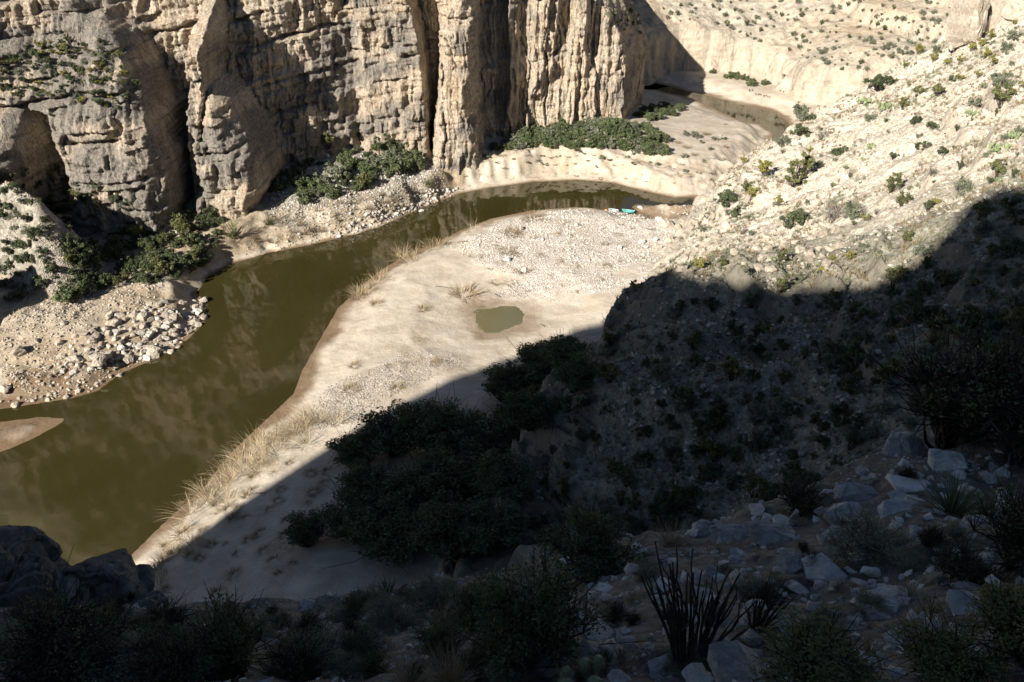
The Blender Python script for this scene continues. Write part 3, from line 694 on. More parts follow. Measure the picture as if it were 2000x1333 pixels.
def rockmesh(seed, sx, sy, sz, mat, n=16, rough=.0, name='rock', round_=False):
    r = random.Random(seed); bm = bmesh.new()
    for q in range(n):
        v = Vector((r.gauss(0, 1), r.gauss(0, 1), r.gauss(0, 1))).normalized()
        if not round_:
            m = max(abs(v.x), abs(v.y), abs(v.z)); v = v.lerp(v/m, .78)
        v = Vector((v.x*sx*.5, v.y*sy*.5, v.z*sz*.5))*r.uniform(.82, 1.05); bm.verts.new(v)
    bmesh.ops.convex_hull(bm, input=bm.verts)
    for v in [v for v in bm.verts if not v.link_faces]: bm.verts.remove(v)
    if rough > 0:
        bmesh.ops.bevel(bm, geom=list(bm.edges), offset=min(sx, sy, sz)*.025, segments=1, affect='EDGES', profile=.6)
        bmesh.ops.triangulate(bm, faces=bm.faces)
        bmesh.ops.subdivide_edges(bm, edges=[e for e in bm.edges if e.calc_length() > max(sx, sy)*.16], cuts=(7 if rough > .04 else 3), use_grid_fill=True)
        bmesh.ops.triangulate(bm, faces=bm.faces)
        bm.normal_update(); co = np.array([v.co for v in bm.verts]); s = 3.5/max(sx, sy)
        dn = fbm(co[:, 0]*s+co[:, 2]*1.7*s, co[:, 1]*s-co[:, 2]*1.1*s, seed, 4)*rough*max(sx, sy) + vn(co[:, 2]*s*3.5, co[:, 0]*s*.4, seed+2)*rough*max(sx, sy)*.5
        L_ = max(sx, sy, sz); ob_, eb_ = blocks(co[:, 0]+co[:, 1]*.8, co[:, 2]+.15*co[:, 0], L_*.16, L_*.12, L_*.34, seed+9)
        dn = dn + ((ob_-.5)*1.3-.6*np.exp(-(eb_/(L_*.012))**2))*rough*L_*1.2
        for v, q in zip(bm.verts, dn): v.co += v.normal*float(q)
    bmesh.ops.recalc_face_normals(bm, faces=bm.faces)
    me = bpy.data.meshes.new(name); bm.to_mesh(me); bm.free(); me.materials.append(mat); return me
def scatter_stones(name, P, sizes, mat, seed, flat=.6, label='', cat='stones', normals=None, sub=0):
    """one countless carpet of stones as a single mesh"""
    r = np.random.default_rng(seed); protos = []
    for q in range(7):
        me = rockmesh(seed*31+q, 1, r.uniform(.6, .95), r.uniform(.45, .8)*flat/.6, mat, 11)
        bm = bmesh.new(); bm.from_mesh(me); bmesh.ops.triangulate(bm, faces=bm.faces)
        protos.append((np.array([v.co for v in bm.verts]), np.array([[v.index for v in f.verts] for f in bm.faces]))); bm.free(); bpy.data.meshes.remove(me)
    which = r.integers(0, 7, len(P)); VV = []; FF_ = []; b = 0; P = np.asarray(P); sizes = np.asarray(sizes)
    for q in range(7):
        m = np.where(which == q)[0]; V, F = protos[q]; k = len(m)
        if not k: continue
        a = r.random(k)*6.28; ca, sa = np.cos(a), np.sin(a); tl = r.normal(size=k)*.35; ct, st_ = np.cos(tl), np.sin(tl)
        x, y, z = V[:, 0][None], V[:, 1][None], V[:, 2][None]
        y2 = y*ct[:, None]-z*st_[:, None]; z2 = y*st_[:, None]+z*ct[:, None]
        X2 = x*ca[:, None]-y2*sa[:, None]; Y2 = x*sa[:, None]+y2*ca[:, None]
        W = np.stack([X2, Y2, z2], -1)*sizes[m][:, None, None]+P[m][:, None, :]
        VV.append(W.reshape(-1, 3)); FF_.append((F[None]+(np.arange(k)*len(V))[:, None, None]+b).reshape(-1, 3)); b += k*len(V)
    me = mesh_np(name, np.vstack(VV), np.vstack(FF_), (mat,))
    return link(name, me, label=label, cat=cat, kind='stuff')
def bil(xs_, ys_, H, x, y):
    i = np.clip((x-xs_[0])/(xs_[1]-xs_[0]), 0, len(xs_)-1.001); j = np.clip((y-ys_[0])/(ys_[1]-ys_[0]), 0, len(ys_)-1.001)
    a = i.astype(int); b = j.astype(int); fx_ = i-a; fy_ = j-b
    return (H[b, a]*(1-fx_)+H[b, a+1]*fx_)*(1-fy_)+(H[b+1, a]*(1-fx_)+H[b+1, a+1]*fx_)*fy_

# ---- shrub prototypes (built once, then copied)
BANK = {}
def proto(kind, seed):
    key = (kind, seed)
    if key not in BANK:
        s = seed*101+len(kind)*7+11
        spec = {
            'tamarisk': ('dome', 'tamarisk', 'bark', 1500, .050, 26), 'thicket': ('open', 'deep', 'dbark', 6500, .022, 90), 'grey': ('dome', 'greyleaf', 'bark', 900, .050, 20),
            'deep': ('dome', 'deep', 'dbark', 1100, .050, 17), 'flat': ('flat', 'deep', 'dbark', 1200, .045, 18), 'olive': ('open', 'olive', 'dbark', 900, .050, 18),
            'sparse': ('open', 'deep', 'dbark', 520, .045, 17), 'tall': ('upright', 'olive', 'dbark', 900, .050, 20), 'yellow': ('open', 'yellow', 'bark', 650, .055, 15),
        }.get(kind)
        if spec: fo, lm, bk, nl, ls, nc = spec; BANK[key] = bush(s, fo, M[lm], M[bk], nl, ls, nc)
        elif kind == 'dead': BANK[key] = (None, deadbush(s, M['bark']))
        elif kind == 'reed': BANK[key] = (blades(s, M['straw'], 70, 1.0, .013, (-.55+.35*(seed % 2), .25-.3*(seed//2)), 1.35, 1.25, .34), None)
        elif kind == 'dryclump': BANK[key] = (blades(s, M['dryg'], 130, .62, .020, (.2, .05), 1.9, .5, .26, k=4), None)
        elif kind == 'greenreed': BANK[key] = (blades(s, M['olive'], 110, .9, .022, (-.3, -.2), .8, .9, .18), None)
        elif kind == 'pad':
            r = random.Random(s); bm = bmesh.new()
            for q in range(34):
                a = r.random()*6.28; rr_ = r.random()**.5*.42; mm = Matrix.Translation((math.cos(a)*rr_, math.sin(a)*rr_, .10+.22*r.random())) @ Matrix.Rotation(r.random()*6.28, 4, 'Z') @ Matrix.Rotation(r.gauss(1.3, .35), 4, 'X') @ Matrix.Diagonal((.085, .11, .022, 1))
                bmesh.ops.create_icosphere(bm, subdivisions=1, radius=1, matrix=mm)
            me = bpy.data.meshes.new('pads'); bm.to_mesh(me); bm.free(); me.materials.append(M['pad']); BANK[key] = (me, None)
    return BANK[key]
PART = dict(pad='pads', reed='blades', dryclump='blades', greenreed='blades')
KNAME = dict(tamarisk='tamarisk_shrub', thicket='thicket_shrub', grey='grey_shrub', deep='evergreen_shrub', flat='flat_topped_tree', olive='olive_shrub', sparse='sparse_shrub',
             tall='upright_shrub', yellow='yellow_shrub', dead='bare_shrub', reed='dry_cane', dryclump='dry_grass_clump', greenreed='green_cane', pad='prickly_pear')
KCAT = dict(reed='cane', dryclump='grass clump', greenreed='cane', pad='cactus', flat='tree')
ROOTS = {}
def plant(kind, loc, size, label, group=None, seed=None, hs=1.0, rz=None, sink=.03):
    sd = (seed if seed is not None else random.randrange(4)); key = (kind, sd)
    if key not in ROOTS:
        f, b = proto(kind, sd); only = kind in PART or f is None
        if only:
            root = link(KNAME[kind], f or b)
        else:
            root = link(KNAME[kind], None); link('foliage', f, root); link('branches', b, root)
        ROOTS[key] = root; o = root
    else: o = dup(ROOTS[key])
    o.location = (loc[0], loc[1], loc[2]-sink*size)
    lean_free = kind not in ('reed', 'greenreed')
    o.rotation_euler = (random.gauss(0, .05), random.gauss(0, .05), (random.random()*6.28 if lean_free else random.gauss(0, .7)) if rz is None else rz)
    o.scale = (size*random.uniform(.9, 1.1), size*random.uniform(.9, 1.1), size*hs*random.uniform(.88, 1.12))
    o['label'] = label; o['category'] = KCAT.get(kind, 'shrub')
    if group: o['group'] = group
    elif 'group' in o: del o['group']
    return o
def place_list(lst, text, group, size_mul=1.0, skip=(), hs=1.0):
    """hand-traced plants; lst of (px, py, width px, kind)"""
    bykind = {}
    for it in lst: bykind.setdefault(it[3], []).append(it)
    for kd, its in bykind.items():
        for (px, py, wpx, _), lab in sorted_labels(its, text[kd] if isinstance(text, dict) else text):
            hh = hit(px, py, skip)
            if not hh or hh[2] == 'river_water': continue
            plant(kd, hh[0], max(.25, wpx*pxm(hh[0])*size_mul), lab, group, hs=hs)
def place_area(P, n, mind, seed, kinds, smin, smax, label, group, avoid=('river_water',), only=None, hs=1.0, skip=()):
    rr = random.Random(seed+5)
    for px, py in sample(P, n, mind, seed):
        hh = hit(px, py, skip)
        if not hh or hh[2] in avoid or (only and hh[2] not in only): continue
        kd = rr.choice(kinds); sz = rr.uniform(smin, smax)*rr.uniform(.8, 1.15)
        plant(kd, hh[0], sz, (label[kd] if isinstance(label, dict) else label), group+' ('+KNAME[kd].replace('_', ' ')+')', hs=hs)

# ---- spur: traced shrubs
W = {'deep': 'dark green round shrub on the sunlit spur, {o} {c}', 'flat': 'dark flat-topped small tree on the spur rim against the far cliff',
     'olive': 'olive green shrub with open crown on the sunlit spur, {o} {c}', 'grey': 'grey green low shrub on the sunlit spur, {o} {c}',
     'pad': 'pale green prickly pear patch on the sunlit spur, {o} {c}', 'sparse': 'sparse dark twiggy shrub on the sunlit spur, {o} {c}',
     'tall': 'tall olive upright shrub on the sunlit spur, {o} {c}', 'yellow': 'yellow green shrub on the sunlit spur, {o} {c}', 'dead': 'leafless grey twiggy shrub on the sunlit spur, {o} {c}'}
place_list([(1718, 176, 58, 'flat'), (1790, 190, 28, 'olive'), (1828, 190, 28, 'olive'), (1862, 158, 20, 'deep'), (1948, 165, 36, 'grey'), (1955, 208, 48, 'olive'), (1762, 214, 30, 'olive'),
    (1729, 214, 38, 'pad'), (1688, 202, 34, 'pad'), (1700, 236, 24, 'grey'), (1564, 266, 38, 'deep'), (1526, 284, 30, 'grey'), (1641, 303, 36, 'deep'), (1788, 242, 26, 'deep'), (1820, 251, 26, 'deep'),
    (1800, 292, 32, 'deep'), (1841, 304, 24, 'deep'), (1869, 256, 20, 'sparse'), (1898, 226, 30, 'pad'), (1902, 207, 30, 'grey'), (1744, 312, 24, 'sparse'), (1552, 365, 60, 'tall'), (1739, 376, 42, 'tall'),
    (1758, 404, 36, 'olive'), (1414, 397, 44, 'deep'), (1457, 377, 36, 'olive'), (1442, 422, 30, 'deep'), (1548, 440, 48, 'deep'), (1522, 402, 28, 'yellow'), (1466, 392, 38, 'yellow'), (1667, 420, 44, 'grey'),
    (1628, 430, 60, 'dead'), (1811, 414, 30, 'sparse'), (1877, 376, 38, 'grey'), (1947, 346, 42, 'olive'), (1979, 270, 34, 'pad'), (1951, 296, 40, 'pad'), (1818, 343, 28, 'dead'), (1604, 274, 30, 'dead'),
    (1874, 332, 22, 'sparse'), (1566, 232, 50, 'grey'), (1508, 226, 34, 'grey'), (1492, 345, 42, 'yellow'), (1452, 322, 20, 'yellow'), (1524, 513, 34, 'olive'), (1767, 476, 32, 'olive'), (1363, 528, 34, 'yellow'),
    (1408, 523, 26, 'olive'), (1622, 512, 20, 'yellow'), (1524, 572, 46, 'tall'), (1657, 510, 28, 'yellow'), (1604, 536, 28, 'yellow'), (1688, 432, 22, 'yellow'), (1560, 548, 24, 'grey'), (1373, 455, 16, 'grey'),
    (1450, 458, 22, 'dead'), (1985, 345, 26, 'deep'), (1240, 570, 30, 'yellow'), (1190, 640, 40, 'dead'), (1600, 330, 24, 'sparse'), (1660, 346, 26, 'dead'), (1580, 300, 20, 'yellow'), (1700, 290, 22, 'pad')],
    W, 'scattered shrubs on the sunlit spur', 1.0, hs=1.0)
SPUR_LIT = [(1500, 225), (1700, 185), (1890, 100), (2000, 20), (2000, 365), (1870, 380), (1820, 450), (1700, 530), (1450, 540), (1250, 540), (1350, 430), (1430, 340)]
place_area(SPUR_LIT, 95, 16, 51, ['yellow', 'grey', 'sparse', 'dead', 'pad', 'grey'], .5, 1.15, {k: 'very small '+{'yellow': 'yellow green shrub', 'grey': 'grey green shrub', 'sparse': 'dark twiggy shrub', 'dead': 'bare twiggy shrub', 'pad': 'pale prickly pear'}[k]+' among rubble on the sunlit spur' for k in ('yellow', 'grey', 'sparse', 'dead', 'pad')},
           'very small plants on the sunlit spur', only=('spur_slope',))
place_area([(1700, 120), (1880, 70), (2000, 0), (2000, 190), (1830, 150)], 26, 18, 52, ['yellow', 'grey', 'yellow'], 1.2, 2.2, {'yellow': 'yellow green shrub on the high slope at the upper right corner', 'grey': 'grey green shrub on the high slope at the upper right corner'}, 'shrubs on the upper right slope')
SPUR_DARK = [(1240, 600), (1600, 580), (1750, 545), (1880, 410), (2000, 385), (2000, 830), (1740, 880), (1560, 960), (1380, 1010), (1180, 1050), (990, 1060), (1070, 900), (1160, 700)]
place_area(SPUR_DARK, 230, 15, 53, ['deep', 'sparse', 'olive', 'grey', 'deep'], .8, 2.3, {k: v+' on the shaded side of the spur' for k, v in dict(deep='dark round shrub', sparse='sparse dark shrub', olive='olive shrub', grey='grey green shrub').items()},
           'shrubs on the shaded spur', only=('spur_slope',))
# ---- tamarisk thickets
TB_ = [(950, 293), (1020, 262), (1100, 240), (1180, 228), (1225, 243), (1290, 262), (1300, 303), (1240, 300), (1150, 292), (1060, 287), (990, 296)]
place_area(TB_, 78, 11, 61, ['tamarisk', 'tamarisk', 'greenreed' if 0 else 'tamarisk', 'grey'], 2.0, 3.6, {'tamarisk': 'green feathery shrub in the thicket at the foot of the tall cliff', 'grey': 'grey green shrub in the thicket at the foot of the tall cliff'}, 'thicket at the cliff foot', avoid=('river_water', 'canyon_cliff'), hs=.8)
place_area([(1240, 232), (1270, 212), (1335, 205), (1340, 218), (1280, 236)], 14, 10, 62, ['tamarisk'], 1.8, 3.0, 'green shrub on the sand beside the shaded cliff corner', 'shrubs by the cliff corner', hs=.75)
place_area([(1300, 270), (1420, 240), (1430, 340), (1330, 320)], 16, 16, 63, ['dryclump', 'grey'], .8, 1.8, {'dryclump': 'flattened dry brush clump on the pale upstream sand', 'grey': 'low grey green shrub on the pale upstream sand'}, 'clumps on the upstream sand')
CT = [(600, 392), (590, 350), (640, 300), (700, 275), (830, 285), (845, 330), (760, 352), (700, 372), (650, 388)]
place_list([(594, 372, 42, 'tamarisk'), (595, 395, 32, 'tamarisk'), (682, 328, 40, 'tamarisk'), (720, 340, 38, 'tamarisk'), (748, 292, 44, 'tamarisk'), (790, 300, 52, 'tamarisk'), (806, 330, 52, 'tamarisk'), (765, 335, 40, 'tamarisk'), (650, 385, 32, 'tamarisk'),
            (712, 372, 36, 'olive'), (640, 290, 34, 'olive'), (838, 362, 24, 'greenreed'), (665, 348, 34, 'grey'), (630, 360, 34, 'grey'), (765, 312, 34, 'grey'), (525, 437, 34, 'greenreed'), (455, 462, 44, 'greenreed')],
    {'tamarisk': 'dense green bush on the talus below the brown cliff, {o} {c} ', 'olive': 'olive green bush on the talus below the brown cliff, {o} {c}', 'grey': 'silvery grey bush on the talus below the brown cliff, {o} {c}', 'greenreed': 'green cane tuft low on the far river bank, {o} {c}'}, 'bushes on the talus below the brown cliff', 1.1)
place_area(CT, 52, 11, 64, ['tamarisk', 'grey', 'tamarisk', 'deep'], 1.2, 2.6, {k: v+' filling the talus below the brown cliff' for k, v in dict(tamarisk='green bush', grey='grey bush', deep='dark green bush').items()}, 'bushes filling the talus', avoid=('river_water', 'canyon_cliff'))
place_area([(525, 380), (530, 300), (600, 275), (620, 300), (580, 360)], 24, 10, 65, ['deep', 'tamarisk'], 1.4, 2.8, {'deep': 'dark bush in the shaded hollow behind the rock tower', 'tamarisk': 'green bush in the shaded hollow behind the rock tower'}, 'bushes in the shaded hollow', avoid=('river_water', 'canyon_cliff'))
place_area([(430, 470), (520, 430), (640, 400), (830, 362), (880, 350), (840, 395), (680, 440), (520, 480)], 60, 12, 66, ['dryclump', 'reed', 'dryclump'], 1.0, 2.0, {'dryclump': 'dry tan brush clump on the far river bank', 'reed': 'dry cane tuft on the far river bank'}, 'dry brush on the far bank')
LL = [(125, 400), (300, 385), (430, 430), (420, 500), (380, 540), (250, 560), (150, 570), (125, 480)]
place_list([(360, 462, 44, 'olive'), (312, 530, 42, 'olive'), (270, 466, 34, 'yellow'), (140, 585, 60, 'tamarisk'), (165, 570, 40, 'grey'), (215, 500, 50, 'deep'), (160, 392, 30, 'olive')],
    {'olive': 'olive bush on the brushy slope left of the river, {o} {c}', 'yellow': 'yellow green bush in the dark brush left of the river', 'tamarisk': 'broad green bush at the foot of the pale rock rib', 'grey': 'silvery bush beside the green one at the rock rib foot', 'deep': 'large dark bush in the middle of the shaded brush at left'}, 'bushes on the slope left of the river', 1.1)
place_area(LL, 140, 11, 67, ['deep', 'deep', 'olive', 'deep', 'tamarisk'], 1.3, 2.8, {k: v+' in the shaded brush left of the river' for k, v in dict(deep='dark bush', olive='olive bush', grey='grey green bush', tamarisk='green bush').items()}, 'shaded brush left of the river', avoid=('river_water', 'canyon_cliff'))
place_area([(0, 330), (120, 340), (300, 400), (100, 420), (0, 380)], 34, 13, 68, ['deep', 'olive', 'grey'], 1.0, 2.0, {k: v+' below the left rock buttress' for k, v in dict(deep='dark bush', olive='olive bush', grey='grey green bush').items()}, 'bushes below the left buttress', avoid=('river_water',))
place_area([(0, 400), (90, 430), (120, 560), (0, 600)], 34, 14, 69, ['deep', 'grey'], 1.1, 2.4, {k: v+' in the deep shade at the left edge' for k, v in dict(deep='dark bush', grey='grey green bush').items()}, 'bushes in the left edge shade', avoid=('river_water',))
ATOP = [(0, 130), (60, 85), (200, 80), (240, 120), (275, 180), (240, 215), (130, 205), (60, 180), (0, 210)]
place_area(ATOP, 150, 8, 70, ['deep', 'olive', 'grey', 'yellow', 'deep'], .7, 1.5, {k: v+' on the sloping top of the left buttress' for k, v in dict(deep='dark small shrub', olive='olive small shrub', grey='grey small shrub', yellow='yellow green small shrub').items()}, 'shrubs on top of the left buttress')
place_area([(370, 225), (400, 215), (440, 235), (430, 255), (380, 250)], 6, 9, 71, ['grey', 'deep'], .5, .9, {'grey': 'grey shrublet on top of the rock tower', 'deep': 'dark shrublet on top of the rock tower'}, 'shrublets on the rock tower')
place_area([(835, 60), (900, 70), (880, 110), (840, 110)], 8, 9, 72, ['grey', 'olive'], .5, 1.0, {'grey': 'grey shrublet on the ledge of the pale pillar', 'olive': 'olive shrublet on the ledge of the pale pillar'}, 'shrublets on the pillar ledge')
place_area([(1180, 20), (1240, 20), (1262, 70), (1200, 60)], 14, 9, 73, ['grey', 'olive'], .6, 1.3, {'grey': 'grey shrublet on the top ledges of the cliff corner', 'olive': 'olive shrublet on the top ledges of the cliff corner'}, 'shrublets on the cliff corner')
# ---- far hillside
place_area([(1290, 0), (1880, 0), (1870, 70), (1690, 155), (1560, 110), (1400, 60), (1300, 40)], 170, 9, 74, ['grey', 'olive', 'grey'], .6, 1.7, {k: 'tiny '+v+' dotted on the pale far hillside' for k, v in dict(deep='dark shrub', olive='olive shrub', grey='grey shrub').items()}, 'tiny shrubs dotted over the far hillside', only=('far_hillside',))
place_list([(1425, 152, 24, 'tamarisk'), (1440, 154, 22, 'tamarisk'), (1455, 157, 20, 'tamarisk'), (1468, 168, 24, 'tamarisk'), (1493, 166, 18, 'tamarisk'), (1392, 143, 14, 'tamarisk')],
    'green bush along the foot of the distant pale cliff, {o} {c}', 'bushes at the distant cliff foot', 1.1, hs=.7)
place_area([(880, 345), (1000, 325), (1200, 335), (1400, 345), (1400, 378), (1200, 350), (1000, 355), (900, 372)], 34, 14, 79, ['dryclump', 'reed'], .7, 1.6, {'dryclump': 'dry brush clump hanging on the pale cut bank', 'reed': 'dry cane tuft on the pale cut bank'}, 'dry clumps on the cut bank', hs=.6)
place_area([(900, 320), (960, 300), (1150, 300), (1350, 320), (1400, 340), (1100, 322), (950, 318)], 40, 14, 80, ['dryclump', 'dryclump', 'grey'], .7, 1.5, {'dryclump': 'flattened dry grass on the terrace above the cut bank', 'grey': 'low grey shrub on the terrace above the cut bank'}, 'growth on the terrace', hs=.4)
# ---- big thicket in the shade on the near sand
place_list([(690, 905, 110, 'thicket'), (775, 880, 150, 'thicket'), (870, 880, 150, 'thicket'), (945, 905, 110, 'thicket'), (720, 985, 120, 'thicket'), (800, 1000, 170, 'thicket'), (900, 1000, 170, 'thicket'),
            (700, 1050, 130, 'thicket'), (790, 1085, 170, 'thicket'), (880, 1080, 160, 'thicket'), (960, 1060, 140, 'thicket'), (600, 1065, 90, 'thicket'), (985, 960, 120, 'thicket'), (1000, 860, 110, 'thicket'),
            (985, 780, 100, 'thicket'), (1050, 760, 130, 'thicket'), (1100, 720, 110, 'thicket'), (1055, 715, 80, 'thicket'), (1120, 760, 90, 'thicket'), (1040, 830, 120, 'thicket')],
    'dark leafy bush in the shaded thicket on the near sand, {o} {c}', 'shaded thicket on the near sand', 1.15, hs=.66)
# ---- dry cane along the right bank
RD = [(805, 512, 50), (785, 505, 40), (845, 490, 34), (748, 545, 40), (735, 552, 38), (705, 578, 40), (575, 762, 62), (655, 828, 56), (620, 822, 60), (590, 838, 64), (600, 815, 50), (565, 860, 64), (540, 858, 56), (545, 885, 60), (515, 892, 64), (500, 880, 60), (480, 915, 64), (470, 900, 56),
      (455, 935, 60), (440, 925, 50), (430, 962, 60), (405, 985, 60), (395, 965, 50), (370, 1010, 66), (920, 452, 36), (560, 840, 50)]
place_list([(a, b, c*.9, 'reed') for a, b, c in RD], 'tan dry cane clump arching over the right river bank, {o} {c}', 'dry cane along the right bank')
place_area([(320, 1060), (420, 985), (560, 880), (610, 850), (600, 880), (480, 990), (420, 1060), (330, 1160), (270, 1140)], 30, 14, 75, ['reed', 'dryclump', 'dryclump'], 1.0, 2.2, {'reed': 'dry cane tuft fringing the bank along the shadow edge', 'dryclump': 'dry brush fringing the bank along the shadow edge'}, 'cane fringe on the bank')
place_area([(560, 830), (640, 790), (650, 820), (480, 940), (440, 950)], 8, 16, 76, ['reed'], 1.5, 2.6, 'sunlit dry cane packed along the right bank', 'sunlit cane on the right bank')
place_list([(908, 578, 62, 'dryclump'), (735, 595, 34, 'dryclump'), (692, 716, 32, 'dryclump'), (850, 711, 30, 'dryclump'), (684, 764, 44, 'dryclump'), (776, 761, 34, 'dryclump'), (758, 716, 18, 'dryclump'), (826, 606, 28, 'dryclump'), (1022, 532, 36, 'dryclump'),
            (990, 492, 40, 'dryclump'), (1000, 457, 46, 'dryclump'), (1040, 428, 50, 'dryclump'), (860, 480, 46, 'dryclump'), (720, 570, 50, 'dryclump'), (700, 580, 50, 'dryclump')],
    'brown flood debris clump on the sand bar, {o} {c}', 'debris clumps on the sand bar', 1.0, hs=.7)
place_area([(900, 470), (1100, 430), (1280, 440), (1300, 500), (1150, 580), (950, 560)], 36, 22, 77, ['dryclump'], .9, 1.9, 'flattened tan grass clump among the cobbles', 'grass clumps among the cobbles', hs=.35)
place_area([(450, 1000), (650, 900), (640, 1000), (560, 1130), (420, 1160)], 26, 20, 78, ['dryclump'], .8, 1.8, 'flattened dry grass on the shaded sand slope', 'dry grass on the shaded sand', hs=.5)

# ---- stones: river boulders one by one, the rest as carpets
def boulder(px, py, wpx, label, group, mat='boulder', flat=.7, rounded=True, seed=0, up=.22, hpx=None, rz=None, tilt=.12, name='boulder', skip=()):
    hh = hit(px, py, skip)
    if not hh: return
    loc = hh[0]; s = wpx*pxm(loc); zz = s*flat if hpx is None else hpx*pxm(loc)
    me = rockmesh(seed+int(px*7+py*13), s, s*random.Random(int(px)).uniform(.65, .95), zz, M[mat], 16 if s < .7 else 20, .018 if s < 1.2 else .03, name, rounded)
    o = link(name, me, loc=(loc[0], loc[1], loc[2]+zz*up), label=label, cat='rock', group=group)
    r = random.Random(int(px*3+py)); o.rotation_euler = (r.gauss(0, tilt), r.gauss(0, tilt), (r.random()*3.1 if rz is None else rz)); return o
for (it, lab) in sorted_labels([(1018, 448, 15), (990, 508, 17), (1262, 418, 1), (1284, 429, 12), (1290, 430, 13), (1302, 438, 18), (1250, 408, 14), (1211, 486, 14), (1253, 474, 16), (1262, 484, 12), (1281, 470, 14), (1120, 480, 10), (1060, 470, 9), (1125, 440, 10), (1200, 445, 10), (1150, 510, 9), (1023, 530, 16)], 'pale boulder on the cobble bar, {o} {c}'):
    if it[2] > 2: boulder(*it, lab, 'boulders on the cobble bar', 'pale', seed=3)
for (it, lab) in sorted_labels([(40, 692, 36), (72, 668, 14), (125, 633, 18), (148, 660, 16), (115, 672, 18), (278, 640, 26), (215, 617, 22), (340, 650, 20), (312, 664, 20), (286, 665, 18), (325, 617, 16), (378, 602, 14), (392, 602, 14), (150, 703, 26), (250, 706, 30), (195, 712, 46), (305, 690, 40), (10, 765, 30), (130, 778, 14), (30, 793, 20)], 'pale boulder on the rocky bar left of the river, {o} {c} '):
    boulder(*it, lab, 'large boulders on the rocky bar', 'boulder', seed=5)
for (it, lab) in sorted_labels([(716, 420, 12), (725, 441, 8), (662, 464, 11), (684, 418, 9), (823, 414, 12), (822, 398, 12), (640, 440, 9), (585, 458, 10), (562, 472, 9), (645, 455, 10), (640, 308, 14), (848, 388, 12), (875, 375, 10)], 'pale boulder at the far waterline below the talus, {o} {c}'):
    boulder(*it, lab, 'boulders at the far waterline', 'pale', seed=7)
ra = random.Random(99)
for px, py in sample([(180, 640), (250, 600), (330, 590), (400, 585), (400, 625), (340, 690), (220, 720), (130, 740), (90, 720)], 150, 8, 88):
    boulder(px, py, ra.uniform(8, 22), 'pale angular rock heaped on the rocky bar left of the river', 'rocks heaped on the left bar', ra.choice(['boulder', 'cobble', 'boulder']), .6, ra.random() < .3, 9)
for px, py in sample([(0, 690), (150, 730), (240, 735), (170, 770), (0, 800)], 45, 9, 89):
    boulder(px, py, ra.uniform(6, 13), 'tan rock on the muddy shore at the left edge', 'rocks on the muddy shore', 'boulder', .65, False, 9)
for px, py in sample([(740, 400), (840, 370), (900, 368), (850, 395), (760, 428), (680, 455), (640, 460), (700, 430)], 90, 6, 90):
    boulder(px, py, ra.uniform(5, 10), 'tan angular rock in the bank rubble at the far waterline', 'rocks in the far bank rubble', ra.choice(['boulder', 'pale']), .7, False, 9)
for px, py in sample([(1300, 430), (1450, 420), (1650, 440), (1640, 520), (1400, 540), (1270, 530)], 60, 14, 91):
    boulder(px, py, ra.uniform(12, 30), 'tan block weathering out of the lower spur ledge', 'blocks along the lower spur ledge', 'boulder', .8, False, 9, up=.05)

def polysample_world(P, n, r):
    P = np.asarray(P); mn = P.min(0); mx = P.max(0); out = np.zeros((0, 2))
    while len(out) < n:
        q = r.random((n*2, 2))*(mx-mn)+mn; out = np.vstack([out, q[inside(q[:, 0], q[:, 1], P)]])
    return out[:n]
def wpoly(P, z): return [unp(a, b, z)[:2] for a, b in P]
def on_bed(Q): return bil(xs, ys, h, Q[:, 0], Q[:, 1])
def carpet(name, P, z, n, smin, smax, mat, label, seed, power=2.5, cluster=0):
    r = np.random.default_rng(seed); Q = polysample_world(wpoly(P, z), n, r)
    if cluster: Q = Q[fbm(Q[:, 0]*cluster, Q[:, 1]*cluster, seed, 4) > -.05+.3*(r.random(len(Q))-.5)]
    hz = on_bed(Q); s = smin+(smax-smin)*r.random(len(Q))**power; k = hz > .03; Q = Q[k]; hz = hz[k]; s = s[k]
    return scatter_stones(name, np.column_stack([Q, hz+s*.12]), s, M[mat], seed, label=label, cat='stones')
carpet('cobbles', [(870, 480), (1000, 422), (1120, 407), (1240, 399), (1345, 412), (1335, 500), (1270, 548), (1180, 575), (1080, 580), (1000, 565), (930, 520)], 1, 13000, .07, .42, 'cobble', 'rounded pale cobbles covering the upper sand bar', 121, 4.5, .22)
carpet('pebbles', [(560, 850), (640, 745), (760, 705), (900, 688), (905, 712), (780, 770), (690, 835)], 1.2, 6000, .06, .22, 'boulder', 'fine grey pebbles on the lower sand bar', 122, 3)
carpet('bar_stones', [(0, 610), (130, 560), (400, 560), (400, 630), (310, 700), (180, 790), (0, 800)], 1.5, 7000, .08, .45, 'boulder', 'small stones littering the rocky bar at left', 123, 3, .16)
carpet('bank_rubble', [(440, 510), (520, 440), (640, 400), (860, 350), (905, 375), (760, 440), (560, 492)], 2, 7000, .08, .45, 'boulder', 'tan rubble along the far river bank', 124, 3, .2)
carpet('talus_stones', [(520, 400), (540, 290), (860, 270), (850, 350), (640, 400)], 5, 5000, .10, .50, 'cobble', 'pale broken stones on the talus below the cliff', 125, 2.5)
carpet('rib_stones', [(-60, 330), (120, 400), (160, 580), (60, 600), (-60, 560)], 7, 4500, .08, .40, 'boulder', 'broken stones on the pale rock rib at left', 126, 2.5)
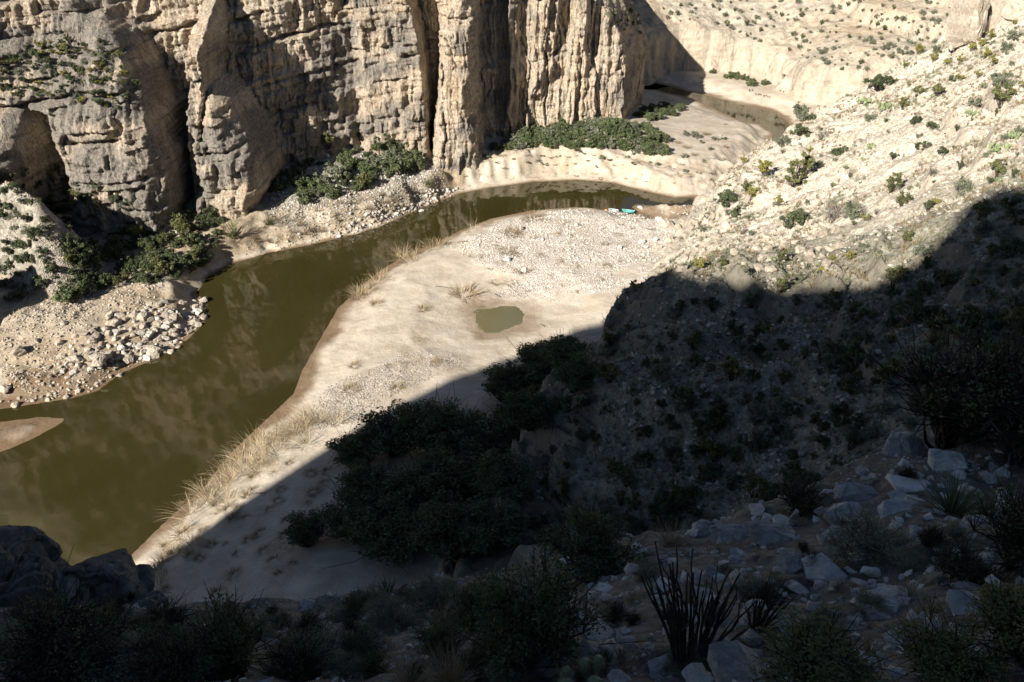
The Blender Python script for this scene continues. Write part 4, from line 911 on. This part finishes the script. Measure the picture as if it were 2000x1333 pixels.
# rubble and tufts on the spur
r_ = np.random.default_rng(131)
Q = r_.random((90000, 2))*np.array([90, 125])+np.array([2, 28])
pl = spur_plane(Q[:, 0], Q[:, 1]); yend = np.interp(Q[:, 0], [30, 40, 46, 59, 68, 80, 100], [128, 134, 138, 141, 141, 156, 175])
Q = Q[(pl > 1.5) & (Q[:, 1] < yend) & (Q[:, 0] < Q[:, 1]*.75+12) & (fbm(Q[:, 0]*.17, Q[:, 1]*.17, 12, 5) > .02+.22*(r_.random(len(Q))-.6))]
hz = bil(sx, sy, SH, Q[:, 0], Q[:, 1]); s_r = .05+.55*r_.random(len(Q))**5.5
scatter_stones('slope_rubble', np.column_stack([Q, hz+s_r*.1]), s_r, M['rubble'], 132, label='pale broken limestone rubble covering the spur', cat='stones')
def tuft_stuff(name, Q, hz, L, mat, seed, label, nb=9, spread=.9):
    r = np.random.default_rng(seed); n = len(Q); sc = L*(.5+.9*r.random(n))
    a = r.random((n, nb))*6.28; sp = spread*r.random((n, nb)); ln = sc[:, None]*(.6+.6*r.random((n, nb)))
    base = np.stack([Q[:, 0], Q[:, 1], hz-.02], -1)[:, None]+np.stack([np.cos(a)*.22, np.sin(a)*.22, a*0], -1)*sc[:, None, None]*.5
    d = np.stack([np.cos(a)*sp, np.sin(a)*sp, 1+a*0], -1); d /= np.linalg.norm(d, axis=-1)[..., None]
    tip = base+d*ln[..., None]; side = np.stack([-np.sin(a), np.cos(a), a*0], -1)*sc[:, None, None]*.10
    V = np.stack([base-side, base+side, tip], 2).reshape(-1, 3); F = np.arange(len(V)).reshape(-1, 3)
    return link(name, mesh_np(name, V, F, (mat,)), label=label, cat='ground cover', kind='stuff')
def spur_pts(n, seed, thr):
    r = np.random.default_rng(seed); Q = r.random((n, 2))*np.array([90, 125])+np.array([2, 28]); pl = spur_plane(Q[:, 0], Q[:, 1])
    al = Q[:, 0]*.423+Q[:, 1]*.906; yend = np.interp(Q[:, 0], [30, 40, 46, 59, 68, 80, 100], [128, 134, 138, 141, 141, 156, 175])
    k = (pl > 1) & (Q[:, 1] < yend) & (fbm(Q[:, 0]*.2, Q[:, 1]*.2, seed, 4) > thr-.35*sm(92-al, 0, 22)); Q = Q[k]; return Q, bil(sx, sy, SH, Q[:, 0], Q[:, 1])
Q, hz = spur_pts(26000, 141, .04); tuft_stuff('dry_tufts', Q, hz, .42, M['dryg'], 142, 'short dry grass tufts scattered over the spur')
Q, hz = spur_pts(22000, 143, .14); tuft_stuff('green_tufts', Q, hz, .46, M['greyleaf'], 144, 'low grey green plants scattered over the spur')
#PART3
# ================================================================== near slope: slabs, stems, bushes
FGS = ('spur_slope', 'river_bank_ground', 'river_water')
slabs = {
 ('grey limestone slab left of the bare upright stems, {o} {c}', 'slabs left of the bare stems'): [(1165, 1228, 110, 55, 'slab'), (1222, 1231, 24, 18, 'pale'), (1229, 1250, 32, 20, 'pale'), (1222, 1272, 28, 24, 'slab'), (1172, 1275, 96, 44, 'slab'), (1075, 1288, 120, 40, 'slab'), (1210, 1322, 56, 26, 'slab'), (1130, 1200, 40, 20, 'slab')],
 ('pale limestone block behind the bare upright stems, {o} {c}', 'blocks behind the bare stems'): [(1412, 1098, 22, 36, 'pale'), (1444, 1124, 44, 36, 'pale'), (1497, 1152, 38, 28, 'pale'), (1485, 1110, 17, 15, 'pale'), (1365, 1160, 66, 32, 'slab'), (1318, 1168, 46, 26, 'pale'), (1340, 1200, 86, 36, 'pale'), (1395, 1120, 60, 26, 'slab'), (1450, 1150, 36, 20, 'slab')],
 ('grey limestone slab on the crest of the near slope, {o} {c}', 'slabs on the near crest'): [(1425, 1038, 100, 40, 'slab'), (1505, 1038, 100, 44, 'slab'), (1372, 1030, 56, 36, 'slab'), (1547, 1005, 24, 72, 'slab'), (1672, 965, 96, 44, 'slab'), (1775, 945, 100, 30, 'pale'), (1650, 1005, 120, 36, 'slab'), (1752, 990, 90, 30, 'slab'), (1782, 972, 34, 16, 'pale'), (1630, 1035, 60, 30, 'slab'), (1900, 1015, 66, 30, 'slab'), (1760, 870, 110, 60, 'slab'), (1850, 900, 80, 50, 'slab')],
 ('limestone rock right of the bare upright stems, {o} {c}', 'rocks right of the bare stems'): [(1620, 1112, 115, 44, 'slab'), (1545, 1096, 90, 40, 'slab'), (1600, 1140, 36, 22, 'pale'), (1634, 1137, 36, 22, 'pale'), (1545, 1142, 40, 22, 'pale'), (1560, 1228, 90, 60, 'slab'), (1686, 1167, 54, 28, 'pale'), (1742, 1166, 110, 32, 'pale'), (1722, 1196, 74, 28, 'pale'), (1762, 1238, 80, 64, 'slab'), (1822, 1212, 52, 34, 'pale'), (1890, 1178, 90, 30, 'slab'), (1480, 1200, 84, 34, 'slab'), (1468, 1243, 54, 40, 'pale'), (1590, 1182, 46, 22, 'slab')],
 ('grey limestone boulder at the bottom edge below the stems, {o} {c}', 'boulders at the bottom edge'): [(1455, 1305, 160, 90, 'slab'), (1365, 1318, 76, 40, 'pale'), (1300, 1302, 84, 46, 'slab'), (1520, 1325, 60, 34, 'slab')],
 ('small pale rock on the scree between the near bushes, {o} {c}', 'rocks between the near bushes'): [(725, 1197, 28, 18, 'pale'), (700, 1240, 24, 12, 'pale'), (640, 1225, 20, 12, 'slab'), (345, 1278, 22, 14, 'pale'), (872, 1275, 24, 14, 'pale'), (980, 1310, 44, 26, 'pale'), (920, 1320, 40, 20, 'slab'), (600, 1180, 40, 22, 'slab')],
}
for (txt, grp), L in slabs.items():
    for (a, b, w_, h_, mt), lab in sorted_labels(L, txt):
        boulder(a, b+h_*.3, w_*.92, lab, grp, mt, rounded=False, hpx=h_*.85, seed=17, up=.25, rz=random.uniform(-.3, .3), name='limestone_slab', skip=())
for px, py in sample([(1050, 1110), (1300, 1060), (1400, 1010), (1750, 900), (2000, 900), (2000, 1333), (1000, 1333), (1100, 1250)], 290, 12, 92):
    boulder(px, py, ra.uniform(10, 44), 'angular limestone rock strewn over the near rocky slope', 'rocks strewn over the near slope', ra.choice(['slab', 'pale', 'pale']), .42, False, 9, name='limestone_rock')
for px, py in sample([(600, 1200), (850, 1150), (1000, 1200), (900, 1333), (500, 1333)], 70, 13, 93):
    boulder(px, py, ra.uniform(6, 16), 'small limestone rock on the scree between near bushes', 'small rocks between the near bushes', ra.choice(['slab', 'pale', 'slab']), .6, False, 9, name='limestone_rock')
r_ = np.random.default_rng(151)
Q = np.column_stack([r_.uniform(-20, 20, 26000), r_.uniform(2.0, 22, 26000)]); Q = Q[fbm(Q[:, 0]*.5, Q[:, 1]*.5, 15, 4) > -.25]
hz = fg_h(Q[:, 0], Q[:, 1]); s_r = .02+.17*r_.random(len(Q))**4
scatter_stones('scree', np.column_stack([Q, hz+s_r*.1]), s_r, M['slab'], 152, label='grey limestone scree covering the near slope', cat='stones')

# more plant kinds for the near slope
def add_kind(kind, nm, cat, fm, br, part='blades'):
    BANK[(kind, 0)] = (fm, br); KNAME[kind] = nm; KCAT[kind] = cat
    if br is None: PART[kind] = part
add_kind('creosote', 'creosote_bush', 'shrub', *bush(501, 'open', M['olive'], M['dbark'], 9000, .016, 70, twigs=2))
add_kind('creosote2', 'creosote_bush', 'shrub', *bush(502, 'open', M['deep'], M['dbark'], 7000, .015, 60, twigs=2))
add_kind('twiggy', 'thorny_bush', 'shrub', *bush(503, 'open', M['deep'], M['dbark'], 2600, .013, 75, twigs=3))
add_kind('greybush', 'grey_brush', 'shrub', *bush(504, 'dome', M['greyleaf'], M['bark'], 6000, .013, 50, twigs=1))
r5 = np.random.default_rng(505); segs = []
for q in range(38):
    a = r5.random()*6.28; k = .12+.42*r5.random(); hgt = .6+.55*r5.random()
    P = curve((math.cos(a)*.05, math.sin(a)*.05, -.05), (math.cos(a)*k*.8, math.sin(a)*k*.8, hgt), .05, 8, r5, .007); segs.append((P, np.linspace(.013, .005, 8)))
    if q % 2 == 0:
        e = P[5]+np.array([math.cos(a+1)*.12, math.sin(a+1)*.12, .2]); segs.append((curve(P[4], e, 0, 4, r5, .05), np.linspace(.008, .003, 4)))
V, F = tubes(segs, 5); add_kind('stems', 'bare_stem_shrub', 'shrub', mesh_np('stems', V, F, (M['dbark'],)), None, 'stems')
add_kind('rosette', 'sotol_rosette', 'plant', blades(506, M['blade'], 130, .62, .030, spread=2.2, droop=.12, base=.05), None)
add_kind('wisp', 'straw_grass', 'grass', blades(507, M['dryg'], 90, 1.0, .010, spread=.75, droop=.75, base=.12, k=8), None)
add_kind('wispdark', 'brown_grass', 'grass', blades(508, M['dryg'], 150, .6, .010, spread=1.1, droop=.6, base=.16, k=6), None)
add_kind('agave', 'spiky_agave', 'plant', blades(509, M['blade'], 46, .55, .045, spread=.9, droop=.05, base=.2, k=5), None)
bm = bmesh.new(); rr = random.Random(4)
for q in range(9):
    x, y = rr.uniform(-.35, .35), rr.uniform(-.25, .25); hh_ = rr.uniform(.28, .42)
    res = bmesh.ops.create_icosphere(bm, subdivisions=3, radius=1, matrix=Matrix.Translation((x, y, hh_*.45)) @ Matrix.Diagonal((.11, .11, hh_*.6, 1)))
    for v in res['verts']:
        an = math.atan2(v.co.y-y, v.co.x-x); k = 1+.10*math.cos(an*10); v.co.x = x+(v.co.x-x)*k; v.co.y = y+(v.co.y-y)*k
hb = bpy.data.meshes.new('stems'); bm.to_mesh(hb); bm.free(); hb.materials.append(M['pad'])
sp_n = 900; rs = np.random.default_rng(8); th = rs.random(sp_n)*6.28; ci = rs.integers(0, 9, sp_n)
rr = random.Random(4); cen9 = []
for q in range(9): x, y = rr.uniform(-.35, .35), rr.uniform(-.25, .25); cen9.append((x, y, rr.uniform(.28, .42)))
SV = []
for q in range(sp_n):
    x, y, hh_ = cen9[ci[q]]; v = rs.random(); z = hh_*(.1+.9*v); rad = .115*math.sqrt(max(.02, 1-((z-hh_*.45)/(hh_*.6))**2)); p = np.array([x+math.cos(th[q])*rad, y+math.sin(th[q])*rad, z])
    dd_ = np.array([math.cos(th[q]), math.sin(th[q]), .5+rs.normal()*.4])*.06; sd_ = np.array([-math.sin(th[q]), math.cos(th[q]), 0])*.003; SV += [p-sd_, p+sd_, p+dd_]
spn = mesh_np('spines', np.array(SV), np.arange(len(SV)).reshape(-1, 3), (M['straw'],))
def one(kind, px, py, wpx, label, hs=1.0, group=None, skip=()):
    h0 = hit(px, py, skip)
    if h0: return plant(kind, h0[0], wpx*pxm(h0[0]), label, group, seed=0, hs=hs, sink=.02)
one('creosote2', 460, 1325, 230, 'dark leafy bush standing alone at the lower left centre', .95)
one('creosote2', 1050, 1290, 290, 'tall dark green bush left of the bare stems', 1.0)
one('creosote2', 930, 1230, 150, 'smaller dark bush behind the tall dark green bush', .8)
one('creosote2', 1150, 1130, 230, 'dark green bush below the shaded cliff nose', .8)
one('creosote', 1600, 1345, 300, 'yellow green leafy bush at the bottom edge, right of the stems', .45)
one('creosote', 1840, 1333, 250, 'yellow green leafy bush in the lower right, second from the corner', .6)
one('creosote', 1990, 1290, 280, 'yellow green leafy bush in the bottom right corner', .8)
one('stems', 1345, 1305, 270, 'clump of bare dark upright stems on the near slope', .78)
one('stems', 1475, 1235, 120, 'thin bare stems just right of the main stem clump', 1.1)
one('rosette', 1862, 1005, 150, 'dark spiky rosette among slabs at right', 1.0)
one('rosette', 1925, 1010, 90, 'smaller spiky rosette right of the large one', 1.0)
one('wisp', 800, 1340, 140, 'tall straw coloured grass at the bottom edge', .85)
one('wisp', 885, 1340, 110, 'thin straw grass just right of the tall grass', 1.1)
one('wisp', 1330, 1195, 90, 'short straw grass left of the bare stem clump', 1.1)
one('wispdark', 590, 1290, 90, 'brown grass tuft right of the lone dark bush', .9)
one('wispdark', 1310, 1065, 110, 'brown grass tuft behind the crest slabs', .8)
one('agave', 700, 1185, 60, 'spiky agave on the crest edge, lower of two', 1.0)
one('agave', 755, 1160, 70, 'spiky agave on the crest edge, upper of two', 1.0)
one('greybush', 760, 1225, 110, 'grey brush in the middle of the near scree', .7)
one('greybush', 850, 1180, 110, 'grey brush on the crest by the dark bush', .8)
one('greybush', 620, 1300, 150, 'grey brush at the bottom between dark bush and grass', .6)
one('greybush', 1690, 1080, 190, 'broad grey brush between slabs on the right', .5)
one('greybush', 250, 1330, 200, 'grey brush at the bottom left', .6)
one('greybush', 1000, 1333, 120, 'grey brush at the bottom edge beside the rocks', .6)
one('twiggy', 2000, 890, 320, 'large dark thorny bush at the right edge', .95)
one('twiggy', 1850, 870, 300, 'dark thorny bush on the crest left of the edge bush', .95)
one('twiggy', 1985, 1110, 260, 'dark thorny bush at right below the rosettes', .8)
one('twiggy', 1880, 1130, 150, 'low dark thorny bush between rosettes and yellow green bush', .6)
one('twiggy', 330, 1340, 180, 'dark thorny bush at the lower left', .7)
one('twiggy', 120, 1333, 300, 'dark thorny bush in front of the rock outcrop', .7)
one('twiggy', 1560, 1000, 120, 'low thorny bush beside the upright stone', .7)
one('creosote2', 700, 1290, 120, 'small dark bush beside the tall straw grass', .7)
c0 = hit(1130, 1333)
if c0:
    hc = link('hedgehog_cactus', None, label='cluster of small spiny cactus stems at the bottom edge', cat='cactus', loc=c0[0]); hc.scale = (.55,)*3
    link('stems', hb, hc); link('spines', spn, hc)
place_area([(350, 1215), (640, 1190), (850, 1150), (1050, 1120), (1000, 1333), (200, 1333)], 46, 22, 94, ['wispdark', 'greybush', 'twiggy'], .35, .8, {'wispdark': 'small brown grass tuft on the near scree', 'greybush': 'small grey brush on the near scree', 'twiggy': 'small thorny bush on the near scree'}, 'small growth on the near scree') if 0 else None
def near_area(P, n, mind, seed, kinds, smin, smax, label, grp):
    rr = random.Random(seed)
    for px, py in sample(P, n, mind, seed):
        h0 = hit(px, py)
        if not h0 or h0[2] != 'foreground_slope': continue
        k = rr.choice(kinds); plant(k, h0[0], rr.uniform(smin, smax), label[k], grp+' ('+KNAME[k].replace('_', ' ')+')', seed=0, hs=.8)
LBL = lambda t: {'wispdark': 'small brown grass tuft '+t, 'greybush': 'small grey brush '+t, 'twiggy': 'small thorny bush '+t, 'creosote2': 'small dark leafy bush '+t}
near_area([(350, 1215), (640, 1190), (850, 1150), (1050, 1120), (1000, 1333), (200, 1333)], 60, 20, 94, ['wispdark', 'greybush', 'twiggy', 'creosote2'], .25, .8, LBL('on the scree at lower centre'), 'small growth at lower centre')
near_area([(1050, 1120), (1400, 1030), (1750, 920), (2000, 880), (2000, 1333), (1100, 1333)], 70, 24, 95, ['wispdark', 'greybush', 'twiggy', 'wispdark'], .18, .5, LBL('among the slabs at lower right'), 'small growth among the slabs')
near_area([(0, 1200), (330, 1215), (330, 1333), (0, 1333)], 26, 26, 96, ['twiggy', 'creosote2', 'greybush'], .4, 1.0, LBL('below the dark rock outcrop'), 'small growth below the outcrop')
# dark rock outcrop at the lower left
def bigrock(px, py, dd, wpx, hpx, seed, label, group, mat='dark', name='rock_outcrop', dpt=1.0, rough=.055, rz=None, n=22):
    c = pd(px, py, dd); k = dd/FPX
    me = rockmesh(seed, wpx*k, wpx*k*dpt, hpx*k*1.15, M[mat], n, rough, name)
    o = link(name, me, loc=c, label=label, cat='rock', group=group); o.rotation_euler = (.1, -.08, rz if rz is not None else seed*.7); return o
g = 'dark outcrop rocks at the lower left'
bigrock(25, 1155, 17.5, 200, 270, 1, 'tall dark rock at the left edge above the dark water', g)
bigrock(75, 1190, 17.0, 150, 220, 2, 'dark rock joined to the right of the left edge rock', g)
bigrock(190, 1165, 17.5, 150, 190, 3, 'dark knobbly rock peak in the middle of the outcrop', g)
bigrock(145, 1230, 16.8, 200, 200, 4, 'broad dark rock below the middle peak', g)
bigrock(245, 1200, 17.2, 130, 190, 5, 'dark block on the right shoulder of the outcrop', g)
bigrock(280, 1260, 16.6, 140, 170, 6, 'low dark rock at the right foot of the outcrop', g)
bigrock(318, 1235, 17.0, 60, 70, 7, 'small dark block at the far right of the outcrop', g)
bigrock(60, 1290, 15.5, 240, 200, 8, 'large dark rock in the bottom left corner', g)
# cliff bands at the upper right corner
for q, (px, wp, top, bot) in enumerate([(1882, 34, -30, 92), (1905, 30, -20, 78), (1928, 38, -40, 66), (1956, 36, -30, 52), (1985, 44, -40, 40)]):
    h0 = hit(px, bot)
    if not h0: continue
    dd = h0[0][1]*cP+(CH-h0[0][2])*sP
    me = rockmesh(60+q, wp*dd/FPX*1.25, 6.5, (bot-top)*dd/FPX*1.1, M['boulder'], 26, .03, 'rock_column')
    o = link('rock_column', me, label=ordlab(q, 5, 'pale rock column with dark cracks at the upper right corner, {o} {c}'), cat='rock', group='rock columns at the upper right corner')
    o.location = (h0[0][0], h0[0][1]+1.6, h0[0][2]+(bot-top)*dd/FPX*.42); o.rotation_euler = (-.12, .05*q-.1, .5)

# ------------------------------------------------------------------ two canoes drawn up at the cobble bar
def paint(name, c, rough=.45):
    m, nt, b = newmat(name, rough, .4); n = N(nt); col = n.mix(.3, c, n.ramp(n.noise(n.coord(), 6, 4, .6), [(.3, .35), (.7, .65)]), 'OVERLAY'); nt.links.new(col, b.inputs['Base Color']); return m
TUR = paint('turquoise_hull', (.02, .42, .36)); BLU = paint('pale_blue_hull', (.38, .50, .60)); ORG = paint('orange_cloth', (.75, .30, .04), .8); WHT = paint('white_cloth', (.7, .7, .68), .8); WOD = paint('seat_wood', (.30, .2, .11), .7)
def canoe(px, py, L, hullm, label, rz):
    p = unp(px, py, .02); n = 17; m = 9; V = []; 
    root = link('canoe', None, loc=(p[0], p[1], .0), label=label, cat='canoe', group='canoes at the cobble bar'); root.rotation_euler = (0, 0, rz)
    for sgn in (1.0, .9):
        for i in range(n):
            t = i/(n-1)*2-1; wd = .40*(1-abs(t)**2.3)**.8*sgn+.004; keel = .02+.30*abs(t)**5; gun = .34+.16*abs(t)**3
            for j in range(m):
                a = j/(m-1)*2-1; V.append((t*L/2*(1 if sgn == 1 else .97), wd*math.sin(a*math.pi/2)*(.85+.15*abs(a)), (keel+(1-sgn)*.2)+(gun-keel-(1-sgn)*.2)*abs(a)**2.6))
    Fq = []
    for s0 in (0, n*m):
        for i in range(n-1):
            for j in range(m-1):
                a = s0+i*m+j; q = (a, a+1, a+m+1, a+m); Fq.append(q if s0 else q[::-1])
    link('hull', mesh_np('hull', np.array(V), np.array(Fq), (hullm,), True), root)
    gs = []
    for sd in (-1, 1):
        P = [(t*L/2, sd*.40*(1-abs(t)**2.3)**.8*.99+sd*.004, .345+.16*abs(t)**3) for t in np.linspace(-1, 1, 15)]; gs.append((P, np.full(15, .018)))
    V2, F2 = tubes(gs, 5); link('gunwale', mesh_np('gunwale', V2, F2, (WHT,)), root)
    for x in (-L*.28, L*.25):
        bm = bmesh.new(); bmesh.ops.create_cube(bm, size=1, matrix=Matrix.Translation((x, 0, .26)) @ Matrix.Diagonal((.24, .60, .03, 1))); bmesh.ops.bevel(bm, geom=list(bm.edges), offset=.01, segments=2, affect='EDGES')
        me = bpy.data.meshes.new('seat'); bm.to_mesh(me); bm.free(); me.materials.append(WOD); link('seat', me, root)
    return root
canoe(1227, 415.5, 2.1, TUR, 'turquoise canoe at the water edge of the cobble bar', R(-18))
canoe(1198, 414.0, 1.7, BLU, 'pale blue canoe beached left of the turquoise canoe', R(-20))
def bag(px, py, s, m, label):
    h0 = hit(px, py)
    if not h0: return
    me = rockmesh(int(px), s*1.5, s, s*.8, m, 24, .02, 'duffel_bag', True); o = link('duffel_bag', me, loc=h0[0]+Vector((0, 0, s*.3)), label=label, cat='bag')
bag(1184, 411.5, .36, ORG, 'orange bag on the cobbles beside the pale blue canoe')
bag(1232, 414.5, .26, WHT, 'small white bag by the stern of the turquoise canoe')
# ------------------------------------------------------------------ small dark cattle on the distant sand
HIDE = paint('dark_hide', (.035, .024, .018), .8)
def cow(px, py, L, rz, lab):
    h0 = hit(px, py)
    if not h0: return
    s = [([(-.5, 0, .66), (-.42, 0, .68), (-.1, 0, .64), (.2, 0, .66), (.42, 0, .72), (.55, 0, .80), (.66, 0, .86), (.80, 0, .74)], [.06, .17, .21, .22, .18, .11, .09, .05])]
    for x in (-.38, .33):
        for y in (-.12, .12): s.append(([(x, y, .62), (x-.03, y, .34), (x+.01, y, .18), (x, y, 0)], [.09, .055, .038, .04]))
    s.append(([(-.5, 0, .74), (-.58, 0, .55), (-.57, 0, .32)], [.025, .018, .03]))
    for y in (-1, 1): s.append(([(.62, y*.05, .90), (.60, y*.16, .92)], [.035, .01]))
    V, F = tubes([(np.array(a)*L, np.array(b)*L) for a, b in s], 8)
    o = link('cow', mesh_np('cow', V, F, (HIDE,), True), loc=h0[0], label=lab, cat='cow', group='dark cattle on the distant sand'); o.rotation_euler = (0, 0, rz)
    rm = o.modifiers.new('skin', 'REMESH'); rm.mode = 'VOXEL'; rm.voxel_size = .03*L; rm.use_smooth_shade = True
cows = [(1466.5, 179.5, .85, 0.1), (1478, 187, .80, 2.9), (1485, 186.8, .55, 1.8), (1494, 189.5, .70, .3), (1500.6, 191.2, .55, 3.0), (1523.5, 178.8, .6, 1.2), (1531.5, 181, .7, .4)]
for (a, b, l, z), lab in sorted_labels(cows, 'tiny dark cow-like animal on the distant pale sand, {o} {c}'): cow(a, b, l, z, lab)
# driftwood on the sand bar
r6 = np.random.default_rng(606)
def drift(px, py, wpx, ang, label):
    h0 = hit(px, py)
    if not h0: return
    l = wpx*pxm(h0[0]); e = (math.cos(ang)*l, math.sin(ang)*l, .08); s = [(curve((0, 0, .03), e, .05, 8, r6, .02), np.linspace(.05, .015, 8))]
    for q in range(4): P = s[0][0][2+q]; s.append((curve(P, P+np.array([math.cos(ang+.5*(-1)**q), math.sin(ang+.5*(-1)**q), .3])*l*.25, 0, 4, r6, .06), np.linspace(.02, .006, 4)))
    V, F = tubes(s, 5); link('driftwood', mesh_np('driftwood', V, F, (M['bark'],)), loc=h0[0], label=label, cat='driftwood')
drift(850, 561, 38, R(-15), 'dark driftwood stick on the upper sand left of the pool')
drift(955, 572, 30, R(-40), 'driftwood branch on the sand above the pool')
drift(925, 448, 30, R(120), 'bare driftwood branch sticking up at the upper bank')
drift(1055, 633, 26, R(-60), 'driftwood stick right of the sand pool')
drift(918, 605, 24, R(-30), 'driftwood twig at the left rim of the sand pool')
drift(520, 962, 30, R(200), 'stick half buried in the shaded sand')
print('objects', len(bpy.data.objects))
